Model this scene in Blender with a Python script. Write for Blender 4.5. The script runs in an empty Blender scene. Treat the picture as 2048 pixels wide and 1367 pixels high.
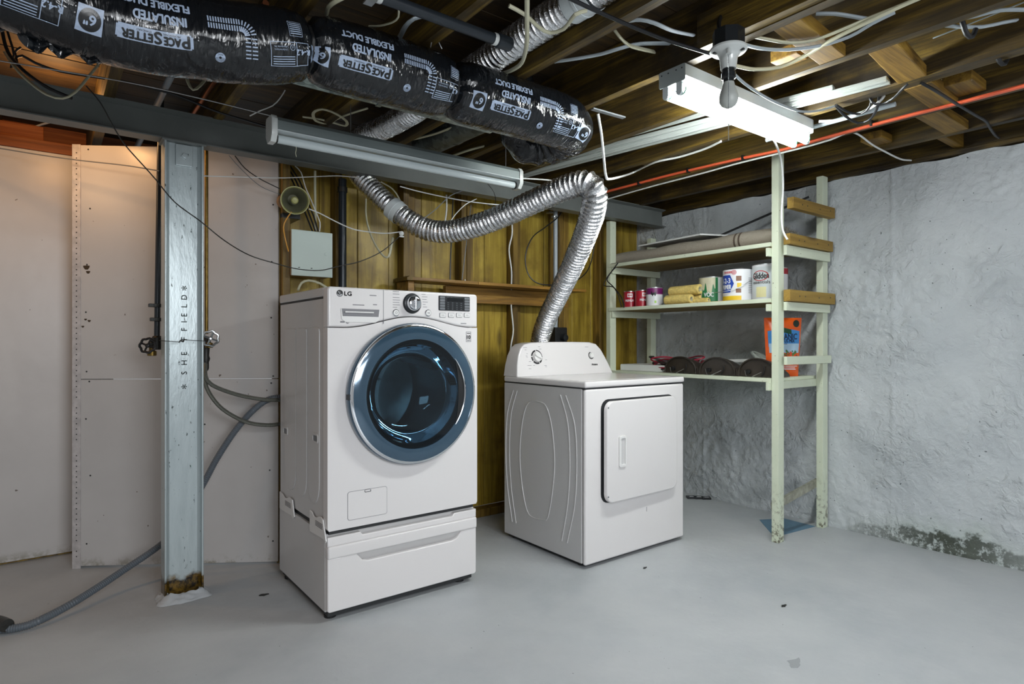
import bpy, bmesh, math, random
from mathutils import Vector, Matrix, noise
from mathutils.geometry import tessellate_polygon
random.seed(7)
PI = math.pi
SC = bpy.context.scene
COL = SC.collection

# ------------------------------------------------------------------ camera, world, lights, exposure
CAM_H, FPX, CX, CY = 1.11, 1225.0, 1024.0, 684.0
YAW = math.radians(37.4)
cd = bpy.data.cameras.new('camera')
cam = bpy.data.objects.new('camera', cd); COL.objects.link(cam)
cam.location = (0, 0, CAM_H); cam.rotation_euler = (PI / 2, 0, -YAW)
cd.sensor_width = 36.0; cd.lens = 36.0 * FPX / 2048.0; cd.clip_start = 0.02
SC.camera = cam
SC.view_settings.view_transform = 'Standard'
SC.view_settings.look = 'None'
SC.view_settings.gamma = 1.0
SC.view_settings.exposure = 0.66
SC.view_settings.use_curve_mapping = False

w = bpy.data.worlds.new('world'); SC.world = w; w.use_nodes = True
w.node_tree.nodes['Background'].inputs[0].default_value = (0.95, 0.975, 1.0, 1)
w.node_tree.nodes['Background'].inputs[1].default_value = 0.22

def area(name, loc, rot, sx, sy, power, col):
    l = bpy.data.lights.new(name, 'AREA'); l.shape = 'RECTANGLE'; l.size = sx; l.size_y = sy
    l.energy = power; l.color = col
    o = bpy.data.objects.new(name, l); COL.objects.link(o); o.location = loc; o.rotation_euler = rot
    return o
# unseen fill light added behind the photographer, and a cellar window
area('behind_camera_fill_light', (0.35, -0.75, 2.05), (0, 0, 0), 1.2, 0.3, 32, (0.96, 0.98, 1.0))
area('cellar_window_light', (0.7, -2.3, 1.55), (math.radians(82), 0, math.radians(-6)), 1.4, 0.8, 40, (0.93, 0.965, 1.0))
pl = bpy.data.lights.new('warm_bulb_light', 'POINT'); pl.energy = 5.5; pl.color = (1.0, 0.62, 0.32); pl.shadow_soft_size = 0.05
po = bpy.data.objects.new('warm_bulb_light', pl); COL.objects.link(po); po.location = (-0.78, 3.12, 2.06)
p2 = bpy.data.lights.new('hidden_warm_fill_light', 'POINT'); p2.energy = 3.4; p2.color = (1.0, 0.52, 0.20); p2.shadow_soft_size = 0.03  # added unseen behind the beam to light the subfloor boards orange
p3 = bpy.data.objects.new('hidden_warm_fill_light', p2); COL.objects.link(p3); p3.location = (0.04, 3.32, 2.13)

# ------------------------------------------------------------------ pixel -> world helpers
FW = Vector((math.sin(YAW), math.cos(YAW), 0)); RT = Vector((math.cos(YAW), -math.sin(YAW), 0))
EYE = Vector((0, 0, CAM_H))
def ray(px, py): return FW + RT * ((px - CX) / FPX) + Vector((0, 0, (CY - py) / FPX))
def onX(px, py, v): d = ray(px, py); return EYE + d * (v / d.x)
def onY(px, py, v): d = ray(px, py); return EYE + d * (v / d.y)
def onZ(px, py, v): d = ray(px, py); return EYE + d * ((v - CAM_H) / d.z)
def onD(px, py, v): return EYE + ray(px, py) * v

# ------------------------------------------------------------------ mesh builder
def catmull(pts, step):
    P = [Vector(p) for p in pts]
    if len(P) < 3:
        n = max(1, int((P[-1] - P[0]).length / step)); return [P[0].lerp(P[-1], i / n) for i in range(n + 1)]
    P = [P[0] * 2 - P[1]] + P + [P[-1] * 2 - P[-2]]
    out = []
    for i in range(1, len(P) - 2):
        a, b, c, d = P[i - 1:i + 3]
        n = max(2, int((c - b).length / step) + 1)
        for k in range(n):
            t = k / n
            out.append(0.5 * ((2 * b) + (c - a) * t + (2 * a - 5 * b + 4 * c - d) * t * t + (3 * b - a - 3 * c + d) * t ** 3))
    out.append(P[-2].copy())
    return out

def rrect(u0, u1, v0, v1, r, n=5):
    out = []
    for (cu, cv, a0) in ((u1 - r, v0 + r, -PI / 2), (u1 - r, v1 - r, 0), (u0 + r, v1 - r, PI / 2), (u0 + r, v0 + r, PI)):
        for k in range(n + 1):
            a = a0 + PI / 2 * k / n
            out.append((cu + r * math.cos(a), cv + r * math.sin(a)))
    return out
def circle(cu, cv, r, n=32): return [(cu + r * math.cos(2 * PI * k / n), cv + r * math.sin(2 * PI * k / n)) for k in range(n)]

XZ = lambda u, v, w: Vector((u, w, v))      # a plane facing the room from the back wall (normal along Y)
YZ = lambda u, v, w: Vector((w, u, v))
XY = lambda u, v, w: Vector((u, v, w))

class MB:
    def __init__(s): s.bm = bmesh.new()
    def _take(s, t):
        me = bpy.data.meshes.new('t'); t.to_mesh(me); t.free(); s.bm.from_mesh(me); bpy.data.meshes.remove(me)
    def box(s, x0, x1, y0, y1, z0, z1, bev=0, seg=2):
        t = bmesh.new()
        v = [t.verts.new((x, y, z)) for x in (x0, x1) for y in (y0, y1) for z in (z0, z1)]
        for f in ((0, 1, 3, 2), (4, 6, 7, 5), (0, 4, 5, 1), (2, 3, 7, 6), (0, 2, 6, 4), (1, 5, 7, 3)):
            t.faces.new([v[i] for i in f])
        bmesh.ops.recalc_face_normals(t, faces=t.faces)
        if bev: bmesh.ops.bevel(t, geom=list(t.edges), offset=bev, segments=seg, affect='EDGES', profile=0.5)
        s._take(t); return s
    def beam(s, a, b, wdt, hgt, up=(0, 0, 1), bev=0):
        a = Vector(a); b = Vector(b); T = (b - a).normalized(); S = T.cross(Vector(up)).normalized(); U = S.cross(T)
        t = bmesh.new(); L = (b - a).length
        v = [t.verts.new(a + T * x + S * y + U * z) for x in (0, L) for y in (-wdt / 2, wdt / 2) for z in (-hgt / 2, hgt / 2)]
        for f in ((0, 1, 3, 2), (4, 6, 7, 5), (0, 4, 5, 1), (2, 3, 7, 6), (0, 2, 6, 4), (1, 5, 7, 3)):
            t.faces.new([v[i] for i in f])
        bmesh.ops.recalc_face_normals(t, faces=t.faces)
        if bev: bmesh.ops.bevel(t, geom=list(t.edges), offset=bev, segments=2, affect='EDGES', profile=0.5)
        s._take(t); return s
    def rings(s, rs, cap=True, closed=True):
        B = s.bm; V = [[B.verts.new(p) for p in r] for r in rs]; n = len(rs[0])
        for i in range(len(V) - 1):
            for k in range(n if closed else n - 1):
                B.faces.new((V[i][k], V[i][(k + 1) % n], V[i + 1][(k + 1) % n], V[i + 1][k]))
        if cap and closed:
            B.faces.new(V[0][::-1]); B.faces.new(V[-1])
        return s
    def tube(s, pts, r, seg=8, step=0.02, smooth=True, flat=1.0, cap=True):
        P = catmull(pts, step) if smooth else [Vector(p) for p in pts]
        rs = []; U = None
        for i, p in enumerate(P):
            T = (P[min(i + 1, len(P) - 1)] - P[max(i - 1, 0)])
            T = T.normalized() if T.length > 1e-9 else Vector((1, 0, 0))
            if U is None:
                U = Vector((0, 0, 1)) if abs(T.z) < 0.95 else Vector((1, 0, 0))
            U = (U - T * U.dot(T)).normalized(); S = T.cross(U)
            rr = r(i / (len(P) - 1)) if callable(r) else r
            rs.append([p + S * (rr * math.cos(2 * PI * k / seg)) + U * (rr * flat * math.sin(2 * PI * k / seg)) for k in range(seg)])
        return s.rings(rs, cap)
    def lathe(s, prof, o, axis, seg=28, cap=True):
        A = Vector(axis).normalized(); o = Vector(o)
        R = Vector((0, 0, 1)) if abs(A.z) < 0.9 else Vector((1, 0, 0))
        S = A.cross(R).normalized(); U = S.cross(A)
        s.rings([[o + A * h + S * (r * math.cos(2 * PI * k / seg)) + U * (r * math.sin(2 * PI * k / seg)) for k in range(seg)] for r, h in prof], cap)
        return s
    def prism(s, poly, w0, w1, M=XZ, holes=(), bev=0, seg=2):
        """outline extruded from w0 (front, gets the bevel) to w1"""
        t = bmesh.new()
        loops = [list(poly)] + [list(h) for h in holes]
        F = [[t.verts.new(M(u, v, w0)) for u, v in L] for L in loops]
        K = [[t.verts.new(M(u, v, w1)) for u, v in L] for L in loops]
        if holes:
            tri = tessellate_polygon([[Vector((u, v, 0)) for u, v in L] for L in loops])
            ff = [x for L in F for x in L]; kk = [x for L in K for x in L]
            for a in tri:
                t.faces.new([ff[i] for i in a]); t.faces.new([kk[i] for i in a][::-1])
        else:
            t.faces.new(F[0]); t.faces.new(K[0][::-1])
        fe = []
        for L, N in zip(F, K):
            n = len(L)
            for i in range(n):
                t.faces.new((L[i], L[(i + 1) % n], N[(i + 1) % n], N[i]))
                fe.append(t.edges.get((L[i], L[(i + 1) % n])))
        bmesh.ops.recalc_face_normals(t, faces=t.faces)
        if bev: bmesh.ops.bevel(t, geom=fe, offset=bev, segments=seg, affect='EDGES', profile=0.5, clamp_overlap=True)
        s._take(t); return s
    def grid(s, f, nu, nv):
        B = s.bm; V = [[B.verts.new(f(i / nu, j / nv)) for j in range(nv + 1)] for i in range(nu + 1)]
        for i in range(nu):
            for j in range(nv): B.faces.new((V[i][j], V[i + 1][j], V[i + 1][j + 1], V[i][j + 1]))
        return s
    def poly(s, pts):
        s.bm.faces.new([s.bm.verts.new(p) for p in pts]); return s
    def tris(s, verts, faces):
        V = [s.bm.verts.new(p) for p in verts]
        for f in faces:
            try: s.bm.faces.new([V[i] for i in f])
            except ValueError: pass
        return s

WL = {}
def obj(name, mb, mat, parent=None, smooth=True, ang=38, base=False):
    """links the mesh as ONE object; origin at the middle (or base) of its bounding box"""
    bm = mb.bm if isinstance(mb, MB) else mb
    bmesh.ops.recalc_face_normals(bm, faces=bm.faces) if len(bm.faces) < 60000 else None
    me = bpy.data.meshes.new(name); bm.to_mesh(me); bm.free()
    xs = [v.co for v in me.vertices]
    lo = Vector([min(c[i] for c in xs) for i in range(3)]); hi = Vector([max(c[i] for c in xs) for i in range(3)])
    c = (lo + hi) / 2
    if base: c.z = lo.z
    me.transform(Matrix.Translation(-c))
    if mat: me.materials.append(mat)
    if smooth:
        me.shade_smooth(); me.set_sharp_from_angle(angle=math.radians(ang))
    o = bpy.data.objects.new(name, me); COL.objects.link(o)
    if smooth and len(me.polygons) < 4000:
        wn = o.modifiers.new('weighted_normal', 'WEIGHTED_NORMAL'); wn.keep_sharp = True
    WL[o.name] = c
    if parent:
        o.parent = parent; o.location = c - WL[parent.name]
    else: o.location = c
    return o
def tag(o, label=None, cat=None, group=None, kind=None):
    if label: o['label'] = label
    if cat: o['category'] = cat
    if group: o['group'] = group
    if kind: o['kind'] = kind
    return o
def thing(name, label, cat, loc, group=None):
    o = bpy.data.objects.new(name, None); COL.objects.link(o); o.empty_display_size = 0.05
    o.location = loc; WL[o.name] = Vector(loc)
    return tag(o, label, cat, group)
def copy_child(o, parent, name, off):
    c = o.copy(); c.name = name; COL.objects.link(c); c.parent = parent
    WL[c.name] = WL[o.name] + Vector(off); c.location = WL[c.name] - (WL[parent.name] if parent else Vector())
    return c

# ------------------------------------------------------------------ lettering
_TX = {}
def text_geo(body, size=1.0):
    if body not in _TX:
        cu = bpy.data.curves.new('t', 'FONT'); cu.body = body; cu.align_x = 'CENTER'; cu.align_y = 'CENTER'; cu.resolution_u = 3
        o = bpy.data.objects.new('t', cu)
        COL.objects.link(o)
        dg = bpy.context.evaluated_depsgraph_get()
        me = bpy.data.meshes.new_from_object(o.evaluated_get(dg))
        V = [(v.co.x, v.co.y) for v in me.vertices]; Fc = [tuple(p.vertices) for p in me.polygons]
        x0 = min(v[0] for v in V); x1 = max(v[0] for v in V); y0 = min(v[1] for v in V); y1 = max(v[1] for v in V)
        V = [(x - (x0 + x1) / 2, y - (y0 + y1) / 2) for x, y in V]
        _TX[body] = (V, Fc, x1 - x0, y1 - y0)
        bpy.data.objects.remove(o); bpy.data.curves.remove(cu); bpy.data.meshes.remove(me)
    return _TX[body]
def text(mb, body, M, wd=None, ht=None, u0=0, v0=0, bold=0, cut=None, slant=0, cutx=None):
    """flat lettering of width wd and/or cap height ht centred on (u0, v0), mapped by M(u, v)"""
    V, Fc, W, Hh = text_geo(body)
    sx = wd / W if wd else ht / Hh; sy = ht / Hh if ht else sx
    def lay(du, dv):
        t = bmesh.new()
        vv = [t.verts.new((u0 + x * sx + slant * y * sy + du, v0 + y * sy + dv, 0)) for x, y in V]
        for f in Fc:
            try: t.faces.new([vv[i] for i in f])
            except ValueError: pass
        if cut:
            ys = [v.co.y for v in t.verts]; y = min(ys) + cut
            while y < max(ys):
                bmesh.ops.bisect_plane(t, geom=list(t.verts) + list(t.edges) + list(t.faces), plane_co=(0, y, 0), plane_no=(0, 1, 0)); y += cut
        if cutx:
            xs = [v.co.x for v in t.verts]; x = min(xs) + cutx
            while x < max(xs):
                bmesh.ops.bisect_plane(t, geom=list(t.verts) + list(t.edges) + list(t.faces), plane_co=(x, 0, 0), plane_no=(1, 0, 0)); x += cutx
        for v in t.verts: v.co = M(v.co.x, v.co.y)
        mb._take(t)
    if bold:
        for k, (du, dv) in enumerate(((-bold, 0), (bold, 0), (0, bold), (0, -bold))): lay(du, dv)
    else: lay(0, 0)
    return mb

# ------------------------------------------------------------------ materials
def L(r, g, b):
    f = lambda c: (c / 255) / 12.92 if c / 255 <= 0.04045 else ((c / 255 + 0.055) / 1.055) ** 2.4
    return (f(r), f(g), f(b), 1)
class NT:
    def __init__(s, name):
        s.m = bpy.data.materials.new(name); s.m.use_nodes = True; s.t = s.m.node_tree; s.t.nodes.clear()
        s.out = s.n('ShaderNodeOutputMaterial'); s.p = s.n('ShaderNodeBsdfPrincipled'); s.l(s.p.outputs[0], s.out.inputs[0])
    def n(s, ty, **kw):
        x = s.t.nodes.new(ty)
        for k, v in kw.items(): setattr(x, k, v)
        return x
    def l(s, a, b): s.t.links.new(a, b)
    def coord(s, scale=(1, 1, 1), rnd=0.0, space='Object'):
        tc = s.n('ShaderNodeTexCoord'); mp = s.n('ShaderNodeMapping'); mp.inputs['Scale'].default_value = scale
        src = tc.outputs[space]
        if rnd:
            oi = s.n('ShaderNodeObjectInfo'); m = s.n('ShaderNodeVectorMath', operation='MULTIPLY_ADD')
            cmb = s.n('ShaderNodeCombineXYZ')
            for i in range(3): s.l(oi.outputs['Random'], cmb.inputs[i])
            m.inputs[1].default_value = (rnd, rnd * .7, rnd * 1.3); s.l(cmb.outputs[0], m.inputs[0]); s.l(src, m.inputs[2]); src = m.outputs[0]
        s.l(src, mp.inputs[0]); return mp.outputs[0]
    def world(s, scale=(1, 1, 1)):
        g = s.n('ShaderNodeNewGeometry'); mp = s.n('ShaderNodeMapping'); mp.inputs['Scale'].default_value = scale
        s.l(g.outputs['Position'], mp.inputs[0]); return mp.outputs[0]
    def noise(s, vec, scale, detail=4, rough=0.55, dist=0.0):
        x = s.n('ShaderNodeTexNoise'); x.inputs['Scale'].default_value = scale; x.inputs['Detail'].default_value = detail
        x.inputs['Roughness'].default_value = rough; x.inputs['Distortion'].default_value = dist
        s.l(vec, x.inputs['Vector']); return x.outputs[0]
    def ramp(s, fac, stops):
        x = s.n('ShaderNodeValToRGB'); e = x.color_ramp.elements
        while len(e) < len(stops): e.new(0.5)
        for k, (p, c) in enumerate(stops): e[k].position = p; e[k].color = c if len(c) == 4 else (*c, 1)
        s.l(fac, x.inputs[0]); return x.outputs[0]
    def mix(s, fac, a, b, mode='MIX'):
        x = s.n('ShaderNodeMix', data_type='RGBA', blend_type=mode)
        for sock, v in ((x.inputs[0], fac), (x.inputs[6], a), (x.inputs[7], b)):
            if hasattr(v, 'node'): s.l(v, sock)
            else: sock.default_value = v
        return x.outputs[2]
    def math(s, op, a, b=None, clamp=False):
        x = s.n('ShaderNodeMath', operation=op, use_clamp=clamp)
        for k, v in enumerate((a, b)):
            if v is None: continue
            if hasattr(v, 'node'): s.l(v, x.inputs[k])
            else: x.inputs[k].default_value = v
        return x.outputs[0]
    def bump(s, hgt, strength=0.3, dist=0.01, prev=None):
        b = s.n('ShaderNodeBump'); b.inputs['Strength'].default_value = strength; b.inputs['Distance'].default_value = dist
        s.l(hgt, b.inputs['Height'])
        if prev: s.l(prev, b.inputs['Normal'])
        return b.outputs[0]
    def set(s, **kw):
        for k, v in kw.items():
            sock = s.p.inputs[k.replace('_', ' ')]
            if hasattr(v, 'node'): s.l(v, sock)
            else: sock.default_value = v
        return s
_G = lambda v: (v, v, v, 1)
def plain(name, col, rough=0.5, metal=0.0, var=0.0, vscale=8, bump=0.0, bscale=60, coat=0.0, spec=0.5):
    N = NT(name); v = N.coord()
    if var:
        f = N.noise(v, vscale, 5); dark = tuple(c * (1 - var) for c in col[:3]) + (1,); lite = tuple(min(1, c * (1 + var * .6)) for c in col[:3]) + (1,)
        N.set(Base_Color=N.ramp(f, [(0.3, dark), (0.7, lite)]))
    else: N.set(Base_Color=col)
    N.set(Roughness=rough, Metallic=metal, Coat_Weight=coat, Coat_Roughness=0.08, Specular_IOR_Level=spec)
    if bump: N.set(Normal=N.bump(N.noise(v, bscale, 4), bump, 0.004))
    return N.m
def wood(name, axis, dark, mid, lite, rough=0.6, grain=1.0, stains=None, hue=.516):
    N = NT(name)
    sc = [14 * grain] * 3; sc[axis] = 0.9 * grain
    v = N.coord(tuple(sc), rnd=23.0)
    g1 = N.noise(v, 1.6, 6, 0.6, 0.9)
    sc2 = [90.0] * 3; sc2[axis] = 3.0
    v2 = N.coord(tuple(sc2), rnd=11.0)
    g2 = N.noise(v2, 1.5, 3, 0.6)
    f = N.math('ADD', N.math('MULTIPLY', g1, 0.72), N.math('MULTIPLY', g2, 0.28))
    c = N.ramp(f, [(0.34, dark), (0.5, mid), (0.66, lite)])
    oi = N.n('ShaderNodeObjectInfo')
    hs = N.n('ShaderNodeHueSaturation'); N.l(c, hs.inputs['Color']); hs.inputs['Hue'].default_value = hue
    mr = N.n('ShaderNodeMapRange'); mr.inputs[3].default_value = 0.78; mr.inputs[4].default_value = 1.18
    N.l(oi.outputs['Random'], mr.inputs[0]); N.l(mr.outputs[0], hs.inputs['Value'])
    c = hs.outputs[0]
    # knots
    kv = [5.0] * 3; kv[axis] = 1.6
    vo = N.n('ShaderNodeTexVoronoi'); vo.inputs['Scale'].default_value = 0.9; N.l(N.coord(tuple(kv), rnd=31.0), vo.inputs['Vector'])
    kn = N.ramp(vo.outputs['Distance'], [(0.05, _G(1)), (0.13, _G(0))])
    c = N.mix(N.math('MULTIPLY', kn, 0.75), c, tuple(x * .35 for x in dark[:3]) + (1,))
    if stains:
        sv = N.noise(N.world((2.2, 2.2, 2.2)), 1.6, 5, 0.6)
        c = N.mix(N.ramp(sv, [(0.48, _G(0)), (0.68, _G(0.85))]), c, stains)
    N.set(Base_Color=c, Roughness=rough, Normal=N.bump(g2, 0.35, 0.002))
    return N.m

M = {}
M['floor'] = (lambda N: (
    N.set(Base_Color=N.mix(
            N.ramp(N.noise(N.world((1, 1, 0)), 40, 3, .7), [(0.715, _G(0)), (0.73, _G(.8))]),
            N.mix(N.ramp(N.noise(N.world(), 1.1, 6, .6, .4), [(0.35, _G(0)), (0.7, _G(1))]),
                  N.mix(N.ramp(N.noise(N.world(), 6, 6, .65), [(0.4, _G(0)), (0.7, _G(1))]), L(166, 171, 175), L(177, 181, 184)), L(186, 189, 191)),
            L(84, 86, 88)),
          Roughness=N.ramp(N.noise(N.world(), 3, 5), [(0.3, _G(.42)), (0.7, _G(.58))]),
          Normal=N.bump(N.noise(N.world(), 38, 6, .6), .22, .004, N.bump(N.noise(N.world(), 3.2, 4, .5), .5, .02))), N.m)[1])(NT('painted_floor'))

def concrete():
    N = NT('painted_concrete'); P = N.world()
    big = N.noise(P, 2.2, 5, .6, .3)
    base = N.mix(N.ramp(big, [(0.35, _G(0)), (0.7, _G(1))]), L(180, 186, 190), L(196, 201, 204))
    speck = N.ramp(N.noise(P, 60, 2, .5), [(0.735, _G(0)), (0.76, _G(1))])
    base = N.mix(speck, base, L(70, 75, 78))
    # mould along the foot of the wall
    sx = N.n('ShaderNodeSeparateXYZ'); N.l(P, sx.inputs[0])
    along = N.ramp(sx.outputs[1], [(.3 / 4, _G(.3)), (.85 / 4, _G(.6)), (1.0 / 4, _G(.9)), (1.2 / 4, _G(1)), (1.4 / 4, _G(.75)), (1.6 / 4, _G(.4)), (1.74 / 4, _G(0))])
    x4 = along.node; # scale the Y coordinate into the ramp
    mm = N.math('MULTIPLY', sx.outputs[1], 0.25); N.l(mm, x4.inputs[0])
    hgt = N.math('MULTIPLY', N.math('MULTIPLY', along, N.noise(P, 7.0, 5, .65)), .24)
    edge = N.math('SUBTRACT', sx.outputs[2], hgt)
    low = N.ramp(N.math('ADD', edge, .5), [(.487, _G(1)), (.508, _G(0))])
    blot = N.ramp(N.noise(P, 28, 6, .7), [(0.40, _G(0)), (0.50, _G(1))])
    mould = N.math('MULTIPLY', N.math('MULTIPLY', low, blot), along)
    haze = N.math('MULTIPLY', N.ramp(N.math('ADD', edge, .5), [(.50, _G(.3)), (.58, _G(0))]), along)
    base = N.mix(haze, base, L(150, 168, 148))
    c = N.mix(N.math('MULTIPLY', mould, .92), base, N.mix(N.noise(P, 14, 3), L(16, 18, 13), L(58, 66, 44)))
    vo = N.n('ShaderNodeTexVoronoi', feature='DISTANCE_TO_EDGE'); vo.inputs['Scale'].default_value = 1.6
    wp = N.n('ShaderNodeVectorMath', operation='ADD'); nz = N.n('ShaderNodeTexNoise'); nz.inputs['Scale'].default_value = 3.0; nz.inputs['Detail'].default_value = 6
    N.l(P, nz.inputs['Vector']); N.l(P, wp.inputs[0]); N.l(nz.outputs[1], wp.inputs[1]); N.l(wp.outputs[0], vo.inputs['Vector'])
    crack = N.ramp(vo.outputs['Distance'], [(0.0, _G(0)), (0.012, _G(1))])
    patch = N.ramp(N.noise(P, 2.6, 3), [(0.42, _G(0)), (0.62, _G(1))])
    fine = N.noise(P, 30, 4, .52, .9)
    lump = N.math('MULTIPLY', N.noise(P, 13, 5, .6, 1.6), patch)
    n1 = N.bump(fine, .55, .010)
    n2 = N.bump(lump, .8, .030, n1)
    n3 = N.bump(crack, .22, .004, n2)
    N.set(Base_Color=c, Roughness=.62, Normal=n3)
    return N.m
M['concrete'] = concrete()
def drywall():
    N = NT('painted_drywall'); P = N.world()
    c = N.mix(N.ramp(N.noise(P, 1.6, 5, .6), [(0.35, _G(0)), (.7, _G(1))]), L(186, 184, 183), L(197, 195, 194))
    c = N.mix(N.ramp(N.noise(P, 42, 2, .5), [(0.75, _G(0)), (0.77, _G(1))]), c, L(110, 100, 92))
    sx = N.n('ShaderNodeSeparateXYZ'); N.l(P, sx.inputs[0])
    foot = N.math('MULTIPLY', N.ramp(sx.outputs[2], [(0.0, _G(1)), (0.06, _G(0))]), N.ramp(N.noise(P, 16, 5, .7), [(.48, _G(0)), (.62, _G(1))]))
    c = N.mix(N.math('MULTIPLY', foot, .8), c, L(104, 98, 62))
    N.set(Base_Color=c, Roughness=.33, Normal=N.bump(N.noise(P, 9, 4, .5), .1, .01))
    return N.m
M['drywall'] = drywall()
M['joist'] = wood('joist_lumber', 1, L(32, 21, 6), L(68, 48, 15), L(118, 88, 30), .6, 1.0, L(26, 18, 8))
M['joist_x'] = wood('blocking_lumber', 0, L(72, 46, 14), L(122, 84, 30), L(156, 114, 46), .6)
M['subfloor'] = wood('subfloor_board', 0, L(36, 23, 11), L(62, 42, 19), L(84, 60, 29), .65, .8, L(24, 17, 11))
M['stud'] = wood('stud_lumber', 2, L(66, 44, 14), L(112, 80, 28), L(146, 110, 46), .55)
M['panel'] = wood('wall_board', 2, L(104, 78, 22), L(150, 118, 42), L(180, 148, 66), .42, .7, L(100, 74, 20))
M['shelf_wood'] = wood('stained_shelf_wood', 0, L(84, 52, 18), L(128, 84, 32), L(158, 112, 48), .45)
M['raw_wood'] = wood('raw_lumber', 0, L(140, 104, 44), L(182, 144, 74), L(204, 168, 96), .6, .6)
M['raw_wood_x'] = wood('raw_lumber_rail', 0, L(98, 68, 26), L(134, 98, 42), L(154, 118, 58), .6, .6)
M['plywood'] = wood('plywood', 1, L(108, 82, 46), L(142, 112, 66), L(164, 134, 84), .6, .6)
def worn_green():
    N = NT('pale_green_paint'); P = N.world(); c = N.mix(N.noise(N.coord(), 6, 4), L(200, 209, 186), L(214, 221, 200))
    sx = N.n('ShaderNodeSeparateXYZ'); N.l(P, sx.inputs[0])
    low = N.ramp(sx.outputs[2], [(0.0, _G(1)), (0.34, _G(0))])
    w1 = N.ramp(N.noise(P, 34, 6, .7), [(.50, _G(0)), (.58, _G(1))])
    c = N.mix(N.math('MULTIPLY', N.math('MULTIPLY', low, w1), .9), c, L(74, 62, 40))
    c = N.mix(N.ramp(N.noise(P, 70, 2, .5), [(0.74, _G(0)), (0.76, _G(1))]), c, L(70, 62, 46))
    N.set(Base_Color=c, Roughness=.42, Normal=N.bump(N.noise(N.coord((30, 30, 6)), 2, 3), .12, .003)); return N.m
M['green'] = worn_green()
M['beam'] = plain('grey_beam_paint', L(104, 109, 107), .42, 0.0, .14, 5, .12, 40)
def galv(name, a, b, rough, scale, metal=.75):
    N = NT(name); vo = N.n('ShaderNodeTexVoronoi'); vo.inputs['Scale'].default_value = scale
    v = N.coord(); wp = N.n('ShaderNodeVectorMath', operation='ADD'); nz = N.n('ShaderNodeTexNoise'); nz.inputs['Scale'].default_value = scale * .6
    N.l(v, nz.inputs['Vector']); N.l(v, wp.inputs[0]); sc = N.n('ShaderNodeVectorMath', operation='SCALE'); sc.inputs['Scale'].default_value = .05
    N.l(nz.outputs[1], sc.inputs[0]); N.l(sc.outputs[0], wp.inputs[1]); N.l(wp.outputs[0], vo.inputs['Vector'])
    N.set(Base_Color=N.mix(N.ramp(vo.outputs['Color'], [(.2, _G(0)), (.8, _G(1))]), a, b), Roughness=rough, Metallic=metal); return N.m
M['galv'] = galv('galvanised_sheet', L(120, 134, 136), L(186, 200, 200), .34, 46)
M['galv_dark'] = galv('dull_galvanised_sheet', L(84, 90, 90), L(122, 130, 130), .5, 30)
def column_mat():
    N = NT('column_grey_paint'); P = N.world(); v = N.coord((12, 12, 2))
    c = N.mix(N.noise(v, 3, 5, .6), L(158, 170, 173), L(190, 201, 203))
    c = N.mix(N.ramp(N.noise(N.coord((60, 60, 22)), 1.4, 3, .6), [(.66, _G(0)), (.70, _G(1))]), c, L(66, 76, 76))
    sx = N.n('ShaderNodeSeparateXYZ'); N.l(P, sx.inputs[0])
    rz = N.math('ADD', sx.outputs[2], N.math('MULTIPLY', N.noise(P, 22, 4, .6), -.10))
    rust = N.ramp(rz, [(0.03, _G(1)), (0.055, _G(0))])
    c = N.mix(rust, c, N.mix(N.ramp(N.noise(P, 45, 5, .7), [(.4, _G(0)), (.62, _G(1))]), L(24, 18, 10), L(120, 92, 30)))
    N.set(Base_Color=c, Roughness=.3, Metallic=.25, Normal=N.bump(N.noise(N.coord((50, 50, 14)), 1.5, 4), .25, .003)); return N.m
M['column'] = column_mat()
M['grout'] = plain('floor_grout', L(170, 176, 178), .7, 0, .2, 20, .8, 40)
M['enamel'] = plain('white_enamel', L(219, 216, 216), .22, 0, 0, 8, 0, 60, .35)
M['enamel_shaded'] = plain('shaded_white_enamel', L(199, 198, 198), .3, 0, 0, 8, 0, 60, .2)  # darker copy of the white enamel; shade of the sides put into colour
M['white_plastic'] = plain('white_plastic', L(222, 221, 220), .35)
M['seam_and_shade'] = plain('dark_seam_and_shade', L(40, 42, 44), .6)  # dark joints and holes, also the boxes that stand for shade in gaps
M['chrome'] = plain('chrome', L(225, 228, 232), .07, 1.0)
M['navy'] = plain('blue_grey_door_ring', L(58, 84, 104), .12, .35, 0, 8, 0, 60, .8)
M['dark_plastic'] = plain('dark_plastic', L(28, 31, 34), .3)
M['black'] = plain('black_rubber', L(18, 19, 21), .5)
M['screen'] = plain('display_screen', L(12, 14, 16), .08, 0, 0, 8, 0, 60, .5)
M['grey_key'] = plain('grey_key', L(104, 108, 112), .35)
M['print'] = plain('grey_print', L(120, 120, 124), .5)
M['ink'] = plain('black_print', L(24, 24, 26), .5)
M['drum'] = plain('stainless_drum', L(150, 156, 160), .25, 1.0, .2, 30, .2, 90)
M['gasket'] = plain('grey_rubber_gasket', L(92, 98, 102), .45)
def glass_dark():
    N = NT('smoked_glass'); N.t.nodes.remove(N.p)
    tr = N.n('ShaderNodeBsdfTransparent'); tr.inputs[0].default_value = (.30, .40, .45, 1)
    gl = N.n('ShaderNodeBsdfGlossy'); gl.inputs['Roughness'].default_value = .03; gl.inputs['Color'].default_value = (.75, .86, .95, 1)
    fr = N.n('ShaderNodeFresnel'); fr.inputs[0].default_value = 1.5
    mx = N.n('ShaderNodeMixShader'); N.l(fr.outputs[0], mx.inputs[0]); N.l(tr.outputs[0], mx.inputs[1]); N.l(gl.outputs[0], mx.inputs[2]); N.l(mx.outputs[0], N.out.inputs[0])
    return N.m
M['glass'] = glass_dark()
M['glass_clear'] = glass_dark(); M['glass_clear'].name = 'clear_bowl_glass'
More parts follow.
